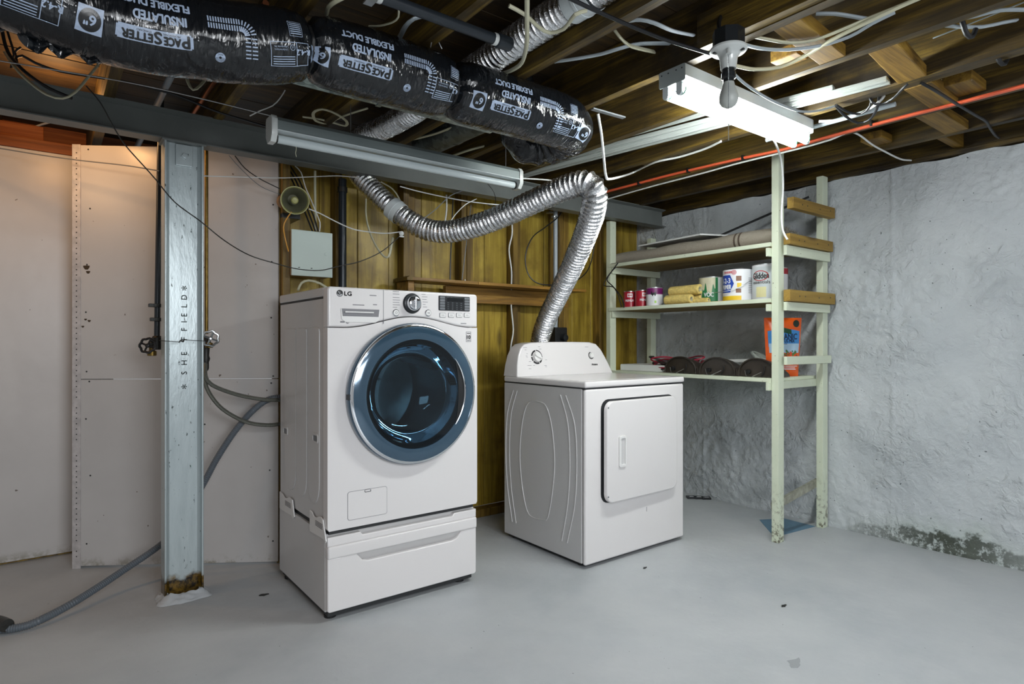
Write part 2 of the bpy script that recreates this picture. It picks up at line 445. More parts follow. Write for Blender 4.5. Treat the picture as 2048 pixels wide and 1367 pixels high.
for nd in M['glass_clear'].node_tree.nodes:
    if nd.type == 'BSDF_TRANSPARENT': nd.inputs[0].default_value = (.78, .86, .88, 1)
def foil():
    N = NT('crinkled_foil'); v = N.coord()
    n1 = N.noise(v, 70, 5, .7, .5); n2 = N.noise(v, 210, 3, .6)
    c = N.mix(N.ramp(n1, [(.35, _G(0)), (.65, _G(1))]), L(176, 178, 182), L(236, 236, 236))
    N.set(Base_Color=c, Metallic=1.0, Roughness=N.ramp(n2, [(.3, _G(.14)), (.7, _G(.34))]), Normal=N.bump(n2, .3, .0015, N.bump(n1, .5, .004))); return N.m
M['foil'] = foil()
def film():
    N = NT('black_duct_film'); v = N.coord((2.0, 1, 1))
    n1 = N.noise(v, 9, 2, .45, 1.2); n2 = N.noise(N.coord((5, 1.0, 1.0)), 15, 2, .45, .8)
    N.set(Base_Color=L(18, 21, 25), Roughness=.14, Coat_Weight=.15, Coat_Roughness=.05, Specular_IOR_Level=.5,
          Normal=N.bump(n2, .65, .007, N.bump(n1, .7, .02))); return N.m
M['film'] = film()
M['film_print'] = plain('pale_blue_duct_print', L(168, 184, 208), .35, 0, .15, 120)
M['film_ink'] = plain('black_duct_print', L(14, 16, 18), .3)
M['pipe_black'] = plain('black_iron_pipe', L(40, 46, 52), .3, .2, .1, 10)
M['pipe_grey'] = plain('grey_conduit', L(150, 158, 164), .4, .1)
M['copper'] = plain('copper_pipe', L(150, 92, 62), .35, .9, .2, 14)
M['brass'] = plain('tarnished_brass', L(120, 98, 48), .4, .8, .3, 30)
M['iron'] = plain('dull_iron', L(58, 58, 56), .45, .6, .3, 30, .3, 80)
M['steel'] = plain('bright_steel', L(186, 190, 192), .28, .9, .15, 30)
M['braid'] = plain('braided_hose_sheath', L(104, 106, 98), .4, .4, .25, 200, .5, 300)
M['hose'] = plain('grey_corrugated_hose', L(96, 104, 112), .45)
M['lamp_white'] = plain('white_lamp_housing', L(206, 214, 216), .4)
M['lamp_grey'] = plain('grey_lamp_housing', L(124, 134, 134), .4, .2)
M['lamp_grey2'] = plain('grey_end_plate', L(160, 168, 168), .4)
M['porcelain'] = plain('porcelain', L(204, 208, 206), .25, 0, 0, 8, 0, 60, .4)
M['bulb'] = plain('frosted_bulb', L(176, 180, 176), .4)
M['tube_off'] = plain('unlit_fluorescent_tube', L(196, 206, 208), .25)
M['green_ring'] = plain('green_end_ring', L(40, 120, 96), .4)
def emit(name, col, st):
    N = NT(name); N.set(Base_Color=(.9, .9, .9, 1), Emission_Color=col, Emission_Strength=st); return N.m
M['tube_on'] = emit('lit_fluorescent_tube', (0.96, 1.0, .975, 1), 56)
M['cream'] = plain('cream_cable_sheath', L(196, 194, 168), .45)
M['white_cable'] = plain('white_cable_sheath', L(222, 224, 222), .4)
M['grey_cable'] = plain('grey_cable_sheath', L(164, 174, 180), .4)
M['black_cable'] = plain('black_cable_sheath', L(22, 24, 27), .4)
M['orange_cable'] = plain('orange_cable_sheath', L(244, 108, 70), .4)
M['yellow_cable'] = plain('yellow_wire_sheath', L(214, 150, 50), .4)
M['pvc'] = plain('white_vinyl', L(166, 172, 168), .4)
M['horn'] = plain('olive_horn_plastic', L(168, 166, 106), .4)
M['horn_in'] = plain('horn_inside', L(112, 112, 92), .4)
M['box'] = plain('pale_green_grey_enamel', L(196, 210, 204), .4)
M['box_side'] = plain('tan_box_side', L(158, 126, 92), .5)
M['red'] = plain('red_can_paint', L(168, 30, 48), .3)
M['purple'] = plain('purple_label', L(112, 28, 96), .35)
M['label_white'] = plain('white_label', L(226, 228, 232), .35)
M['label_blue'] = plain('blue_label', L(28, 66, 160), .35)
M['label_yellow'] = plain('yellow_label', L(226, 190, 40), .4)
M['label_red'] = plain('red_label', L(190, 34, 40), .4)
M['label_green'] = plain('green_label', L(24, 112, 64), .4)
M['label_cream'] = plain('cream_label', L(222, 218, 168), .4)
M['label_brown'] = plain('brown_picture_print', L(126, 88, 66), .4)
M['paint_drip'] = plain('dried_beige_paint', L(200, 196, 168), .5, 0, .1, 20)
M['can_metal'] = plain('can_metal', L(170, 174, 176), .3, .9)
M['nap'] = plain('yellow_roller_nap', L(222, 198, 118), .9, 0, .25, 60, .8, 120)
M['rug'] = (lambda N: (N.set(Base_Color=N.mix(N.ramp(N.noise(N.coord((40, 300, 300)), 2, 2), [(.35, _G(0)), (.65, _G(1))]), L(128, 120, 108), L(176, 168, 154)),
            Roughness=.9, Normal=N.bump(N.noise(N.coord((300, 300, 300)), 2, 2), .6, .003)), N.m)[1])(NT('woven_rug'))
M['rug_stripe'] = plain('rug_stripe', L(78, 66, 56), .9)
M['shag'] = plain('shaggy_carpet', L(138, 134, 120), .95, 0, .4, 90, 1.0, 160)
M['bag_orange'] = plain('glossy_orange_film', L(226, 92, 26), .25)
M['bag_blue'] = plain('sky_blue_print', L(62, 138, 206), .3)
M['bag_pale'] = plain('pale_blue_print', L(166, 194, 216), .3)
M['brown_plastic'] = plain('dark_brown_plastic', L(50, 44, 38), .32, 0, .3, 18)
M['red_cable'] = plain('red_cable_sheath', L(150, 34, 56), .4)
M['clear_hose'] = plain('pale_clear_hose', L(176, 184, 178), .25)
M['blue_paint'] = plain('blue_floor_paint', L(92, 128, 152), .45, 0, .12, 12)
M['foam'] = plain('white_foam_board', L(214, 216, 214), .6)
M['rim'] = wood('orange_rim_board', 0, L(110, 54, 20), L(158, 86, 36), L(186, 112, 54), .55, hue=.5)
# ================================================================== THE SETTING
RX, BY = 3.77, 3.21                     # right concrete wall, front of the studs of the back wall
JZ0, JZ1 = 2.105, 2.30                  # joist bottom and top
f = obj('floor', MB().box(-3.6, 4.1, -3.2, 4.9, -.12, 0), M['floor'], smooth=False)
tag(f, 'grey painted concrete floor with scuffs and small chips', 'floor', kind='structure')

def wall_pt(u, v):
    y = -1.6 + 5.0 * u; z = 2.078 * v
    p = Vector((0, y, z))
    d = noise.fractal(p * 3.1, .9, 2.1, 5) * .006 + noise.noise(p * 1.1) * .012
    rough = max(0, min(1, noise.noise(p * 1.7 + Vector((5, 3, 1))) * 1.6 + (.55 if z < .55 or z > 1.8 else .1)))
    d += rough * abs(noise.fractal(Vector((0, y * 13, z * 13)), .8, 2.2, 4)) * .014
    for ys in (1.43, 2.12, 2.66, .45):
        d += .007 * math.exp(-((y - ys) / .008) ** 2) * (.4 + .6 * max(0, noise.noise(Vector((ys, z * 3, 0))) + .4))
    if v > .999: z += .014 * noise.noise(p * 7)
    if z < .02: d += .004
    return Vector((RX + .006 - d, y, z))
mb = MB().grid(wall_pt, 500, 210); mb.box(RX + .02, RX + .2, -1.6, 3.4, 0, 2.07)
tag(obj('wall_right', mb, M['concrete'], ang=60), 'rough whitewashed concrete wall with mould along its foot', 'wall', kind='structure')

# back wall: open studs in front of upright boards
wb = thing('wall_back', 'stud wall of dark stained upright boards behind the washer and dryer', 'wall', (2.35, 3.28, 0)); tag(wb, kind='structure')
x = .95; k = 0
rb = random.Random(4)
while x < RX - .01:
    wd = rb.choice((.19, .24, .27, .22)); x1 = min(x + wd, RX)
    dy = rb.uniform(-.003, .003)
    obj('wall_board', MB().box(x + .0015, x1 - .0015, 3.282 + dy, 3.302 + dy, .05, 2.12, .002, 1), M['panel'], wb); x = x1
for sx in (1.27, 1.677, 2.075, 2.48, 2.885, 3.29):
    obj('stud', MB().box(sx - .019, sx + .019, BY - .005, 3.28, .04, 2.12, .002, 1), M['stud'], wb)
for sx, wdt in ((1.72, .045), (2.135, .045), (2.525, .04), (2.83, .03), (2.96, .05)):      # furring strips beside the studs
    obj('furring_strip', MB().box(sx, sx + wdt, 3.262, 3.282, .05, 2.1, .002, 1), M['stud'], wb)
obj('bottom_plate', MB().box(.95, RX, 3.20, 3.28, 0, .05, .003, 1), M['stud'], wb)
obj('corner_post', MB().box(.945, .985, 3.12, 3.30, 0, 2.1, .003, 1), M['stud'], wb)

# painted drywall: far panel and the boxed-in corner that stands at an angle
wl = thing('wall_left', 'white painted drywall panel at far left, warm lamp light on it', 'wall', (-1.4, 3.95, 0)); tag(wl, kind='structure')
obj('drywall_sheet', MB().box(-3.4, .30, 3.955, 3.975, .012, 2.085, .002, 1), M['drywall'], wl)
obj('bottom_plate', MB().box(-3.4, .30, 3.975, 4.06, 0, .04), M['stud'], wl)
DA, DB = Vector((.115, 3.69, 0)), Vector((.932, 3.146, 0))
dT = (DB - DA).normalized(); dN = Vector((dT.y, -dT.x, 0)); dL = (DB - DA).length
DG = lambda u, v, ww: DA + dT * u + Vector((0, 0, v)) - dN * ww     # panel coordinates; +ww goes behind
wd_ = thing('wall_diagonal', 'white drywall panel set at an angle behind the steel column', 'wall', ((DA + DB) / 2)); tag(wd_, kind='structure')
obj('drywall_sheet', MB().prism(rrect(.03, dL, .012, .925, .002, 1), 0, .016, DG, bev=.0015), M['drywall'], wd_)
obj('drywall_sheet', MB().prism(rrect(.03, dL, .929, 2.075, .002, 1), 0, .016, DG, bev=.0015), M['drywall'], wd_)
obj('drywall_return', MB().beam(DG(.006, 1.04, .02), DG(.006, 1.04, .30), .012, 2.06), M['drywall'], wd_)
obj('edge_stud', MB().beam(DG(dL - .012, 1.0, .035), DG(dL + .026, 1.0, .035), .035, 2.0), M['stud'], wd_)
bead = obj('corner_bead', MB().prism(rrect(-.004, .036, 0.0, 2.078, .001, 1), -.003, .0, DG, bev=.001).prism(rrect(-.004, 0, 0, 2.078, .001, 1), .0, .04, DG), plain('corner_bead_metal', L(196, 192, 192), .4, .2, .2, 30), wd_)
mb = MB(); z = .06
rr = random.Random(2)
while z < 2.05:
    if rr.random() > .08:
        mb.prism(circle(.017, z, .0030, 8), -.0036, -.0029, DG)
    z += .026
tag(obj('perforation', mb, M['seam_and_shade'], bead), kind='stuff')
mb = MB()
for u in (.07, .62, dL - .03):
    for z in (.12, .45, .72, .90, .955, 1.25, 1.5, 1.78, 2.04):
        mb.prism(circle(u + rr.uniform(-.012, .012), z + rr.uniform(-.02, .02), .0042, 8), -.0006, .001, DG)
tag(obj('nail_dimple', mb, M['seam_and_shade'], wd_), kind='stuff')
hb = MB()
for (u, z, r) in ((.062, 1.475, .014), (.07, 1.452, .009), (.058, 1.22, .006), (.075, 1.213, .007), (.045, 1.185, .006)):
    pts = [(u + r * (1 + .4 * math.sin(3 * a)) * math.cos(a), z + r * (1 + .3 * math.cos(2 * a)) * math.sin(a)) for a in [2 * PI * i / 10 for i in range(10)]]
    hb.prism(pts, -.0006, .001, DG)
tag(obj('chipped_hole', hb, plain('bare_gypsum_hole', L(66, 54, 40), .9), wd_), kind='stuff')

# ceiling: subfloor boards on joists, with flat blocking between
ce = thing('ceiling', 'open basement ceiling of dark joists under subfloor boards', 'ceiling', (1, 1.5, JZ1)); tag(ce, kind='structure')
joists = []
JX = [3.44 - .406 * k for k in range(14)]
for jx in JX:
    mb = MB()
    y0, y1 = -1.5, 4.26
    t = bmesh.new(); n = 24
    def ring(i):
        y = y0 + (y1 - y0) * i / n; w_ = .003 * noise.noise(Vector((jx * 5, y * 1.3, 0))); q = .003 * noise.noise(Vector((jx * 3, y * 2, 9)))
        return [Vector((jx + w_, y, JZ0 + q)), Vector((jx + .039 + w_, y, JZ0 + q)), Vector((jx + .039 + w_, y, JZ1)), Vector((jx + w_, y, JZ1))]
    mb.rings([ring(i) for i in range(n + 1)])
    o = obj('joist', mb, M['joist'], ce, smooth=False); joists.append(o)
obj('joist', MB().box(2.628 + .041, 2.628 + .079, -.9, 2.3, JZ0 + .004, JZ0 + .12), M['joist'], ce, smooth=False)   # sister joist
obj('joist', MB().box(1.816 - .04, 1.816 - .002, .55, 1.28, JZ0 + .004, JZ0 + .12), M['joist'], ce, smooth=False)
yb = -1.5; rb = random.Random(9); first = None
while yb < 4.25:
    wd = .138
    if first is None or True:
        dz = rb.uniform(-.002, .002)
        obj('subfloor_board', MB().box(-2.1, RX + .1, yb + .002, yb + wd - .002, JZ1 + .001 + dz, JZ1 + .022 + dz), M['subfloor'], ce, smooth=False)
    yb += wd
for (xa, xb, ya, yb_, sk) in ((1.855, 2.222, .99, 1.08, -.03), (2.261, 2.628, .88, .975, -.04), (2.707, 3.034, .90, .995, -.01), (3.073, 3.44, .98, 1.075, 0.0)):
    t = MB(); t.prism([(xa, ya + sk), (xb, ya), (xb, yb_), (xa, yb_ + sk)], JZ0 + .001, JZ0 + .041, XY, bev=.003)
    obj('blocking_board', t, M['joist_x'], ce, smooth=False)
for (xa, xb, ya) in ((2.10, 2.18, 1.10), (2.85, 3.02, .80), (3.30, 3.43, 1.30)):
    obj('blocking_board', MB().box(xa, xb, ya, ya + .10, JZ0 + .02, JZ0 + .06, .003), M['joist_x'], ce, smooth=False)
obj('blocking_board', MB().box(3.48, 3.79, 1.10, 1.14, 2.12, 2.27, .003), M['joist_x'], ce, smooth=False)
obj('sill_plate', MB().box(RX - .01, RX + .15, -1.5, 3.3, 2.082, 2.108, .003), M['joist'], ce, smooth=False)
obj('rim_joist', MB().box(RX + .04, RX + .08, -1.5, 4.2, 2.108, JZ1), M['joist'], ce, smooth=False)
obj('rim_joist', MB().box(-2.1, RX, 4.26, 4.30, 2.0, JZ1), M['rim'], ce, smooth=False)
obj('header_board', MB().box(-3.4, .34, 3.96, 4.0, 2.088, 2.145, .003), M['rim'], ce, smooth=False)
obj('header_board', MB().box(-3.4, -.0, 4.02, 4.06, 2.15, 2.23, .003), M['rim'], ce, smooth=False)
obj('top_plate', MB().box(.95, RX - .02, 3.20, 3.29, 2.10, 2.106), M['joist_x'], ce, smooth=False)

# ================================================================== STEEL BEAM AND COLUMN
BZ0, BZ1, BYF, BYB = 1.98, 2.108, 2.975, 3.055
def ibeam(h, wdt, tf, tw):
    a, b = h / 2, wdt / 2
    return [(-b, -a), (b, -a), (b, -a + tf * .6), (tw, -a + tf * 1.6), (tw, a - tf * 1.6), (b, a - tf * .6), (b, a), (-b, a), (-b, a - tf * .6), (-tw, a - tf * 1.6), (-tw, -a + tf * 1.6), (-b, -a + tf * .6)]
zc, yc = (BZ0 + BZ1) / 2, (BYF + BYB) / 2
mb = MB().prism([(yc + u, zc + v) for u, v in ibeam(BZ1 - BZ0, BYB - BYF, .008, .004)], -2.1, 3.74, YZ)
be = obj('steel_beam', mb, M['beam'], smooth=False)
tag(be, 'long grey painted steel beam carrying the joists, resting on the column', 'beam')

cx0, cx1, cy0, cy1 = .408, .560, 2.965, 3.065
sc_ = thing('steel_column', 'pale blue-grey steel column with rusty foot under the beam', 'column', ((cx0 + cx1) / 2, (cy0 + cy1) / 2, 0))
mb = MB()
mb.box(cx0, cx0 + .009, cy0, cy1, 0, 1.972, .003); mb.box(cx1 - .009, cx1, cy0, cy1, 0, 1.972, .003)
mb.box(cx0 + .008, cx1 - .008, 2.994, 3.001, 0, 1.972)
for (xa, s) in ((cx0 + .009, 1), (cx1 - .009, -1)):                  # rounded fillets where flange meets web
    mb.prism([(xa, 2.9945), (xa + s * .014, 2.9945), (xa + s * .005, 2.990), (xa, 2.980)], .0, 1.972, XY)
obj('column_shaft', mb, M['column'], sc_)
mb = MB().box(cx0 - .01, cx1 + .01, 2.96, 3.07, 1.970, 1.9795, .002)
obj('cap_plate', mb, M['beam'], sc_)
tab = obj('bolted_clip', MB().prism(rrect(.452, .520, 1.875, 1.968, .006), 2.984, 2.994, XZ, bev=.003), M['column'], sc_)
obj('square_bolt', MB().prism([(.486 + .014 * math.cos(a), 1.918 + .014 * math.sin(a)) for a in (0.3, 0.3 + PI / 2, .3 + PI, .3 + 1.5 * PI)], 2.974, 2.985, XZ, bev=.002), M['column'], tab)
mb = MB()
Mv = lambda cx, cz: (lambda u, v: Vector((cx - v, 2.9934, cz + u)))
for ch, z in zip('*DLEIFFEHS*', (1.345, 1.305, 1.268, 1.228, 1.198, 1.165, 1.125, 1.06, 1.02, .975, .915)):
    text(mb, ch, (lambda zz: lambda u, v: Vector((.487 - v * 1.0, 2.9932, zz + u)))(z), ht=.022, bold=.0004)
obj('rolled_lettering', mb, plain('rolled_mark', L(138, 152, 156), .4), sc_)
mb = MB()
gcx, gcy = (cx0 + cx1) / 2, 3.0
def grout(u, v):
    a = 2 * PI * u; sq = 1 / max(abs(math.cos(a)), abs(math.sin(a))) ** .7
    k = 1 + .14 * noise.noise(Vector((math.cos(a) * 3, math.sin(a) * 3, 2))); r = (.105 - .045 * v) * sq * (k if v < .9 else 1)
    p = Vector((gcx + r * math.cos(a) * 1.0, gcy + r * math.sin(a) * .8, 0)); p.z = .0008 + .034 * v ** .8 + (.006 * noise.noise(p * 60) + .008 * noise.noise(p * 22 + Vector((0, 0, v * 3)))) * min(1, v * 4)
    p.z = max(p.z, .0008); return p
mb.grid(grout, 60, 10)
obj('grout_collar', mb, M['floor'], sc_)

# ================================================================== WASHING MACHINE
WX0, WX1, WY0, WY1 = .887, 1.597, 2.355, 2.975
wm = thing('washing_machine', 'white front-loading washer with large blue-grey round door on a drawer pedestal', 'washer', ((WX0 + WX1) / 2, 2.66, .36))
DCX, DCZ, DR = 1.262, .890, .298
# cabinet: five-sided shell so the drum is a real hollow
mb = MB()
sh = .02
mb.box(WX0 + .004, WX0 + sh, 2.392, WY1, .366, 1.287, .004); mb.box(WX1 - sh, WX1 - .004, 2.392, WY1, .366, 1.287, .004)
mb.box(WX0 + .006, WX1 - .006, WY1 - .02, WY1 - .001, .366, 1.287, .002); mb.box(WX0 + .006, WX1 - .006, 2.40, WY1 - .002, .364, .38, .002)
cab = obj('cabinet', mb, M['enamel_shaded'], wm)
def side_emboss(X, ya, yb, z0, z1, rbot, rtop, lift):
    pts = rrect(ya, yb, z0, z1, min(rtop, (yb - ya) / 2 - .001))
    n = 10; r = (yb - ya) / 2; c = (ya + yb) / 2
    top = [(yb, z1 - rtop), (yb - rtop * .3, z1 - rtop * .3), (yb - rtop, z1), (ya + rtop, z1), (ya + rtop * .3, z1 - rtop * .3), (ya, z1 - rtop)]
    bot = [(c + r * math.cos(a), z0 + rbot + rbot * math.sin(a)) for a in [PI + PI * i / n for i in range(n + 1)]]
    return MB().prism(top + bot, X - lift, X + .002, YZ, bev=lift * .95, seg=2)
for ya, yb in ((2.74, 2.90), (2.60, 2.735), (2.45, 2.585)):
    obj('side_panel_relief', side_emboss(WX0 + .004, ya, yb, .44, 1.17, .10, .02, .004), M['enamel_shaded'], cab)
for yc_, z in ((2.88, .70), (2.49, .715)):
    obj('hand_grip', MB().prism(rrect(yc_ - .032, yc_ + .032, z - .02, z + .02, .012), WX0 - .003, WX0 + .004, YZ, holes=[rrect(yc_ - .024, yc_ + .024, z - .012, z + .012, .008)], bev=.002), M['enamel_shaded'], cab)
    obj('grip_recess', MB().prism(rrect(yc_ - .025, yc_ + .025, z - .013, z + .013, .008), WX0 - .0008, WX0 + .001, YZ), M['grey_key'], cab)
def zsplit(x): 
    t = abs(x - 1.262) / .31
    return 1.168 + (.050 * (0.5 + 0.5 * math.cos(PI * t)) if t < 1 else 0) + .010 * max(0, (x - 1.3) / .3)
xs = [WX0 + (WX1 - WX0) * i / 40 for i in range(41)]
low = [(WX0, .372), (WX0 + .006, .362), (WX1 - .006, .362), (WX1, .372)] + [(x, zsplit(x) - .0015) for x in xs[::-1]]
obj('front_panel', MB().prism(low, WY0, 2.40, XZ, holes=[circle(DCX, DCZ, .262, 48)], bev=.009, seg=3), M['enamel'], wm)
top = [(x, zsplit(x) + .0015) for x in xs] + [(WX1, 1.318), (WX1 - .004, 1.326), (WX1 - .012, 1.330), (WX0 + .012, 1.330), (WX0 + .004, 1.326), (WX0, 1.318)]
cp = obj('control_panel', MB().prism(top, WY0 - .003, 2.40, XZ, bev=.009, seg=3), M['enamel'], wm)
obj('top_panel', MB().box(WX0, WX1, 2.402, WY1, 1.291, 1.330, .008, 3), M['enamel_shaded'], wm)
obj('panel_seam', MB().box(WX0 + .003, WX1 - .003, 2.41, WY1 - .003, 1.284, 1.293), M['seam_and_shade'], wm)
fr = lambda px, py, y=2.352: onY(px, py, y)
# --- control panel furniture
FY = WY0 - .003
p = fr(767, 600); obj('drawer_seam', MB().box(p.x - .0009, p.x + .0009, FY - .0006, FY + .002, 1.186, 1.326), M['grey_key'], cp)
a, b = fr(681, 617), fr(760, 640)
mb = MB()
x0, x1, z1, z0 = a.x, b.x, a.z, b.z - .012
cup = [(x0, z1), (x0 + .004, z0 + .012), (x0 + .02, z0), (x1 - .02, z0), (x1 - .004, z0 + .012), (x1, z1)]
obj('detergent_drawer', MB().prism(cup, FY - .003, FY + .001, XZ, bev=.002), M['white_plastic'], cp)
obj('drawer_grip_recess', MB().prism([(x0 + .004, z1), (x0 + .008, z0 + .024), (x1 - .008, z0 + .024), (x1 - .004, z1)], FY - .0036, FY - .002, XZ), M['print'], cp)
obj('drawer_grip', MB().box(x0 + .016, x1 - .03, FY - .009, FY - .003, z1 - .016, z1 - .010, .002), M['white_plastic'], cp)
kp = fr(824, 607); kc = Vector((kp.x, FY, kp.z))
obj('knob_ring', MB().lathe([(.0435, -.001), (.0435, .004), (.041, .007), (.031, .008), (.031, .002)], kc, (0, -1, 0), 40), M['dark_plastic'], cp)
obj('dial_knob', MB().lathe([(.032, .004), (.032, .020), (.0285, .030), (.024, .033), (.012, .034), (0.0005, .034)], kc, (0, -1, 0), 40).box(kc.x - .004, kc.x + .004, FY - .040, FY - .03, kc.z - .026, kc.z + .026, .002), M['chrome'], cp)
a, b = fr(877, 591), fr(939, 623)
dp = obj('display_bezel', MB().prism(rrect(a.x, b.x, b.z, a.z, .004), FY - .003, FY + .001, XZ, bev=.001), M['dark_plastic'], cp)
wb_ = b.x - a.x; hb_ = a.z - b.z
obj('display_window', MB().prism(rrect(a.x + wb_ * .24, a.x + wb_ * .78, a.z - hb_ * .36, a.z - hb_ * .09, .002), FY - .0042, FY - .002, XZ, bev=.0005), M['screen'], cp)
for side in (.03, .82):
    for k in range(5):
        zt = a.z - hb_ * (.06 + .185 * k)
        obj('option_key', MB().prism(rrect(a.x + wb_ * side, a.x + wb_ * (side + .16), zt - hb_ * .15, zt, .0015), FY - .0046, FY - .002, XZ, bev=.0006), M['grey_key'], cp)
mb = MB()
for i in range(4):
    for j in range(4):
        u = a.x + wb_ * (.29 + .14 * i); v = a.z - hb_ * (.47 + .135 * j); mb.box(u - .003, u + .004, FY - .0036, FY - .0028, v - .0012, v + .0012)
tag(obj('indicator_light', mb, M['grey_key'], cp), kind='stuff')
for px in (885, 902, 918, 933.5):
    c = fr(px, 630.5); obj('push_button', MB().prism(rrect(c.x - .0155, c.x + .0155, c.z - .010, c.z + .010, .002), FY - .0012, FY + .001, XZ), M['grey_key'], cp)
    obj('push_button_face', MB().prism(rrect(c.x - .014, c.x + .014, c.z - .0085, c.z + .0085, .002), FY - .003, FY, XZ, bev=.0008), M['white_plastic'], cp)
    mb = MB().box(c.x - .008, c.x + .008, FY - .0034, FY - .003, c.z + .0012, c.z + .0024).box(c.x - .008, c.x + .008, FY - .0034, FY - .003, c.z - .0026, c.z - .0014); obj('button_print', mb, M['print'], cp)
for px, py, mark in ((791.5, 625.5, 'ring'), (856, 626, 'play')):
    c = fr(px, py); cc = Vector((c.x, FY, c.z))
    obj('round_button', MB().lathe([(.0150, -.001), (.0150, .003), (.013, .0045), (.0125, .0035), (.0005, .0035)], cc, (0, -1, 0), 28), M['chrome'], cp)
    obj('round_button_face', MB().lathe([(.0122, .002), (.0122, .0045), (.011, .0052), (.0005, .0052)], cc, (0, -1, 0), 28), M['white_plastic'], cp)
    if mark == 'ring': mb = MB().prism(circle(c.x, c.z, .005, 18), FY - .0056, FY - .0052, XZ, holes=[circle(c.x, c.z, .0036, 18)])
    else: mb = MB().prism([(c.x - .004, c.z - .004), (c.x + .001, c.z), (c.x - .004, c.z + .004)], FY - .0056, FY - .0052, XZ).box(c.x + .002, c.x + .0032, FY - .0056, FY - .0052, c.z - .004, c.z + .004).box(c.x + .0042, c.x + .0054, FY - .0056, FY - .0052, c.z - .004, c.z + .004)
    obj('button_mark', mb, M['print'], cp)
mb = MB(); rp = random.Random(5)
for k in range(7):
    c = fr(785.5, 583 + k * 4.9 + (2 if k > 1 else 0)); mb.box(c.x, c.x + rp.uniform(.020, .034), FY - .0006, FY - .0001, c.z - .0012, c.z + .0012)
for k in range(6):
    c = fr(843 + k * .6, 588.5 + k * 5.1); mb.box(c.x, c.x + rp.uniform(.012, .028), FY - .0006, FY - .0001, c.z - .0010, c.z + .0010)
for px, py, wd in ((746, 591, .03), (717, 610, .05), (750, 609.5, .018), (927, 647, .03)):
    c = fr(px, py); mb.box(c.x - wd / 2, c.x + wd / 2, FY - .0006, FY - .0001, c.z - .0018, c.z + .0018)
tag(obj('programme_print', mb, M['print'], cp), kind='stuff')
c = fr(679.5, 586.5)
mb = MB().prism(circle(c.x, c.z, .0135, 28), FY - .0005, FY + .0005, XZ)
text(mb, 'LG', lambda u, v: Vector((u, FY - .0006, v)), ht=.0165, wd=.030, u0=c.x + .034, v0=c.z, bold=.0010)
lg = obj('logo', mb, M['ink'], cp)
mb = MB(); mz = lambda u, v: Vector((c.x + u, FY - .0009, c.z + v))
for r0, r1, a0, a1 in ((.0085, .0105, 200, 345),):
    n = 12; aa = [math.radians(a0 + (a1 - a0) * i / n) for i in range(n + 1)]
    mb.prism([(c.x + r1 * math.cos(t), c.z + r1 * math.sin(t)) for t in aa] + [(c.x + r0 * math.cos(t), c.z + r0 * math.sin(t)) for t in aa[::-1]], FY - .0009, FY - .0004, XZ)
mb.box(c.x - .001, c.x + .0008, FY - .0009, FY - .0004, c.z - .006, c.z + .006).box(c.x - .001, c.x + .005, FY - .0009, FY - .0004, c.z - .006, c.z - .0045).prism(circle(c.x - .005, c.z + .005, .0018, 10), FY - .0009, FY - .0004, XZ)
obj('logo_face', mb, M['label_white'], cp)
c = fr(693, 644); mb = MB().prism(circle(c.x + .004, c.z, .007, 16), FY - .0006, FY, XZ, holes=[circle(c.x + .006, c.z + .001, .004, 12)]).box(c.x - .026, c.x - .008, FY - .0006, FY, c.z - .003, c.z + .003)
obj('badge_print', mb, M['print'], cp)
# energy sticker on the front panel
c = onY(937, 673.5, WY0)
st = obj('energy_sticker', MB().prism(rrect(c.x - .0135, c.x + .0135, c.z - .0235, c.z + .0235, .001, 1), WY0 - .0009, WY0, XZ, holes=[rrect(c.x - .0118, c.x + .0118, c.z - .0218, c.z + .0218, .001, 1)]), M['print'], wm)
mb = MB(); text(mb, '10', lambda u, v: Vector((u, WY0 - .001, v)), ht=.017, u0=c.x, v0=c.z - .002, bold=.0008); mb.box(c.x - .009, c.x + .009, WY0 - .001, WY0 - .0003, c.z + .014, c.z + .017).box(c.x - .008, c.x + .008, WY0 - .001, WY0 - .0003, c.z - .018, c.z - .016)
obj('sticker_print', mb, M['ink'], st)
# door: chrome rim, wide blue-grey ring, smoked window, with the drum behind
dc = Vector((DCX, WY0, DCZ))
door = obj('door', MB().lathe([(.262, -.012), (.296, -.010), (DR + .004, .004), (DR + .004, .026), (DR - .002, .036), (DR - .010, .041), (.262, .047), (.240, .048), (.232, .045), (.230, .030), (.236, -.012)], dc, (0, -1, 0), 96, cap=False), M['navy'], wm, ang=50)
obj('chrome_rim', MB().lathe([(DR - .0015, .0355), (DR - .003, .0405), (DR - .008, .0430), (DR - .012, .0435), (DR - .0135, .040)], dc, (0, -1, 0), 96, cap=False), M['chrome'], door)
obj('door_glass', MB().lathe([(.2335, .044), (.20, .0435), (.12, .0425), (.0005, .042)], dc, (0, -1, 0), 72, cap=False), M['glass'], door)
obj('glass_bowl', MB().lathe([(.215, .02), (.205, -.03), (.185, -.075), (.14, -.105), (.07, -.118), (.0005, -.12)], dc, (0, -1, 0), 64, cap=False), M['glass_clear'], door)
obj('inner_ring', MB().lathe([(.2335, .040), (.2335, .010), (.214, .014), (.210, .030), (.216, .040)], dc, (0, -1, 0), 72, cap=False), M['dark_plastic'], door)
obj('gasket', MB().lathe([(.262, .0), (.250, -.03), (.225, -.06), (.232, -.10), (.245, -.13)], dc, (0, -1, 0), 64, cap=False), M['gasket'], wm)
drum = obj('drum', MB().lathe([(.235, -.10), (.262, -.13), (.27, -.16), (.27, -.44), (.25, -.47), (.10, -.485), (.0005, -.49)], dc, (0, -1, 0), 72, cap=False), M['drum'], wm)
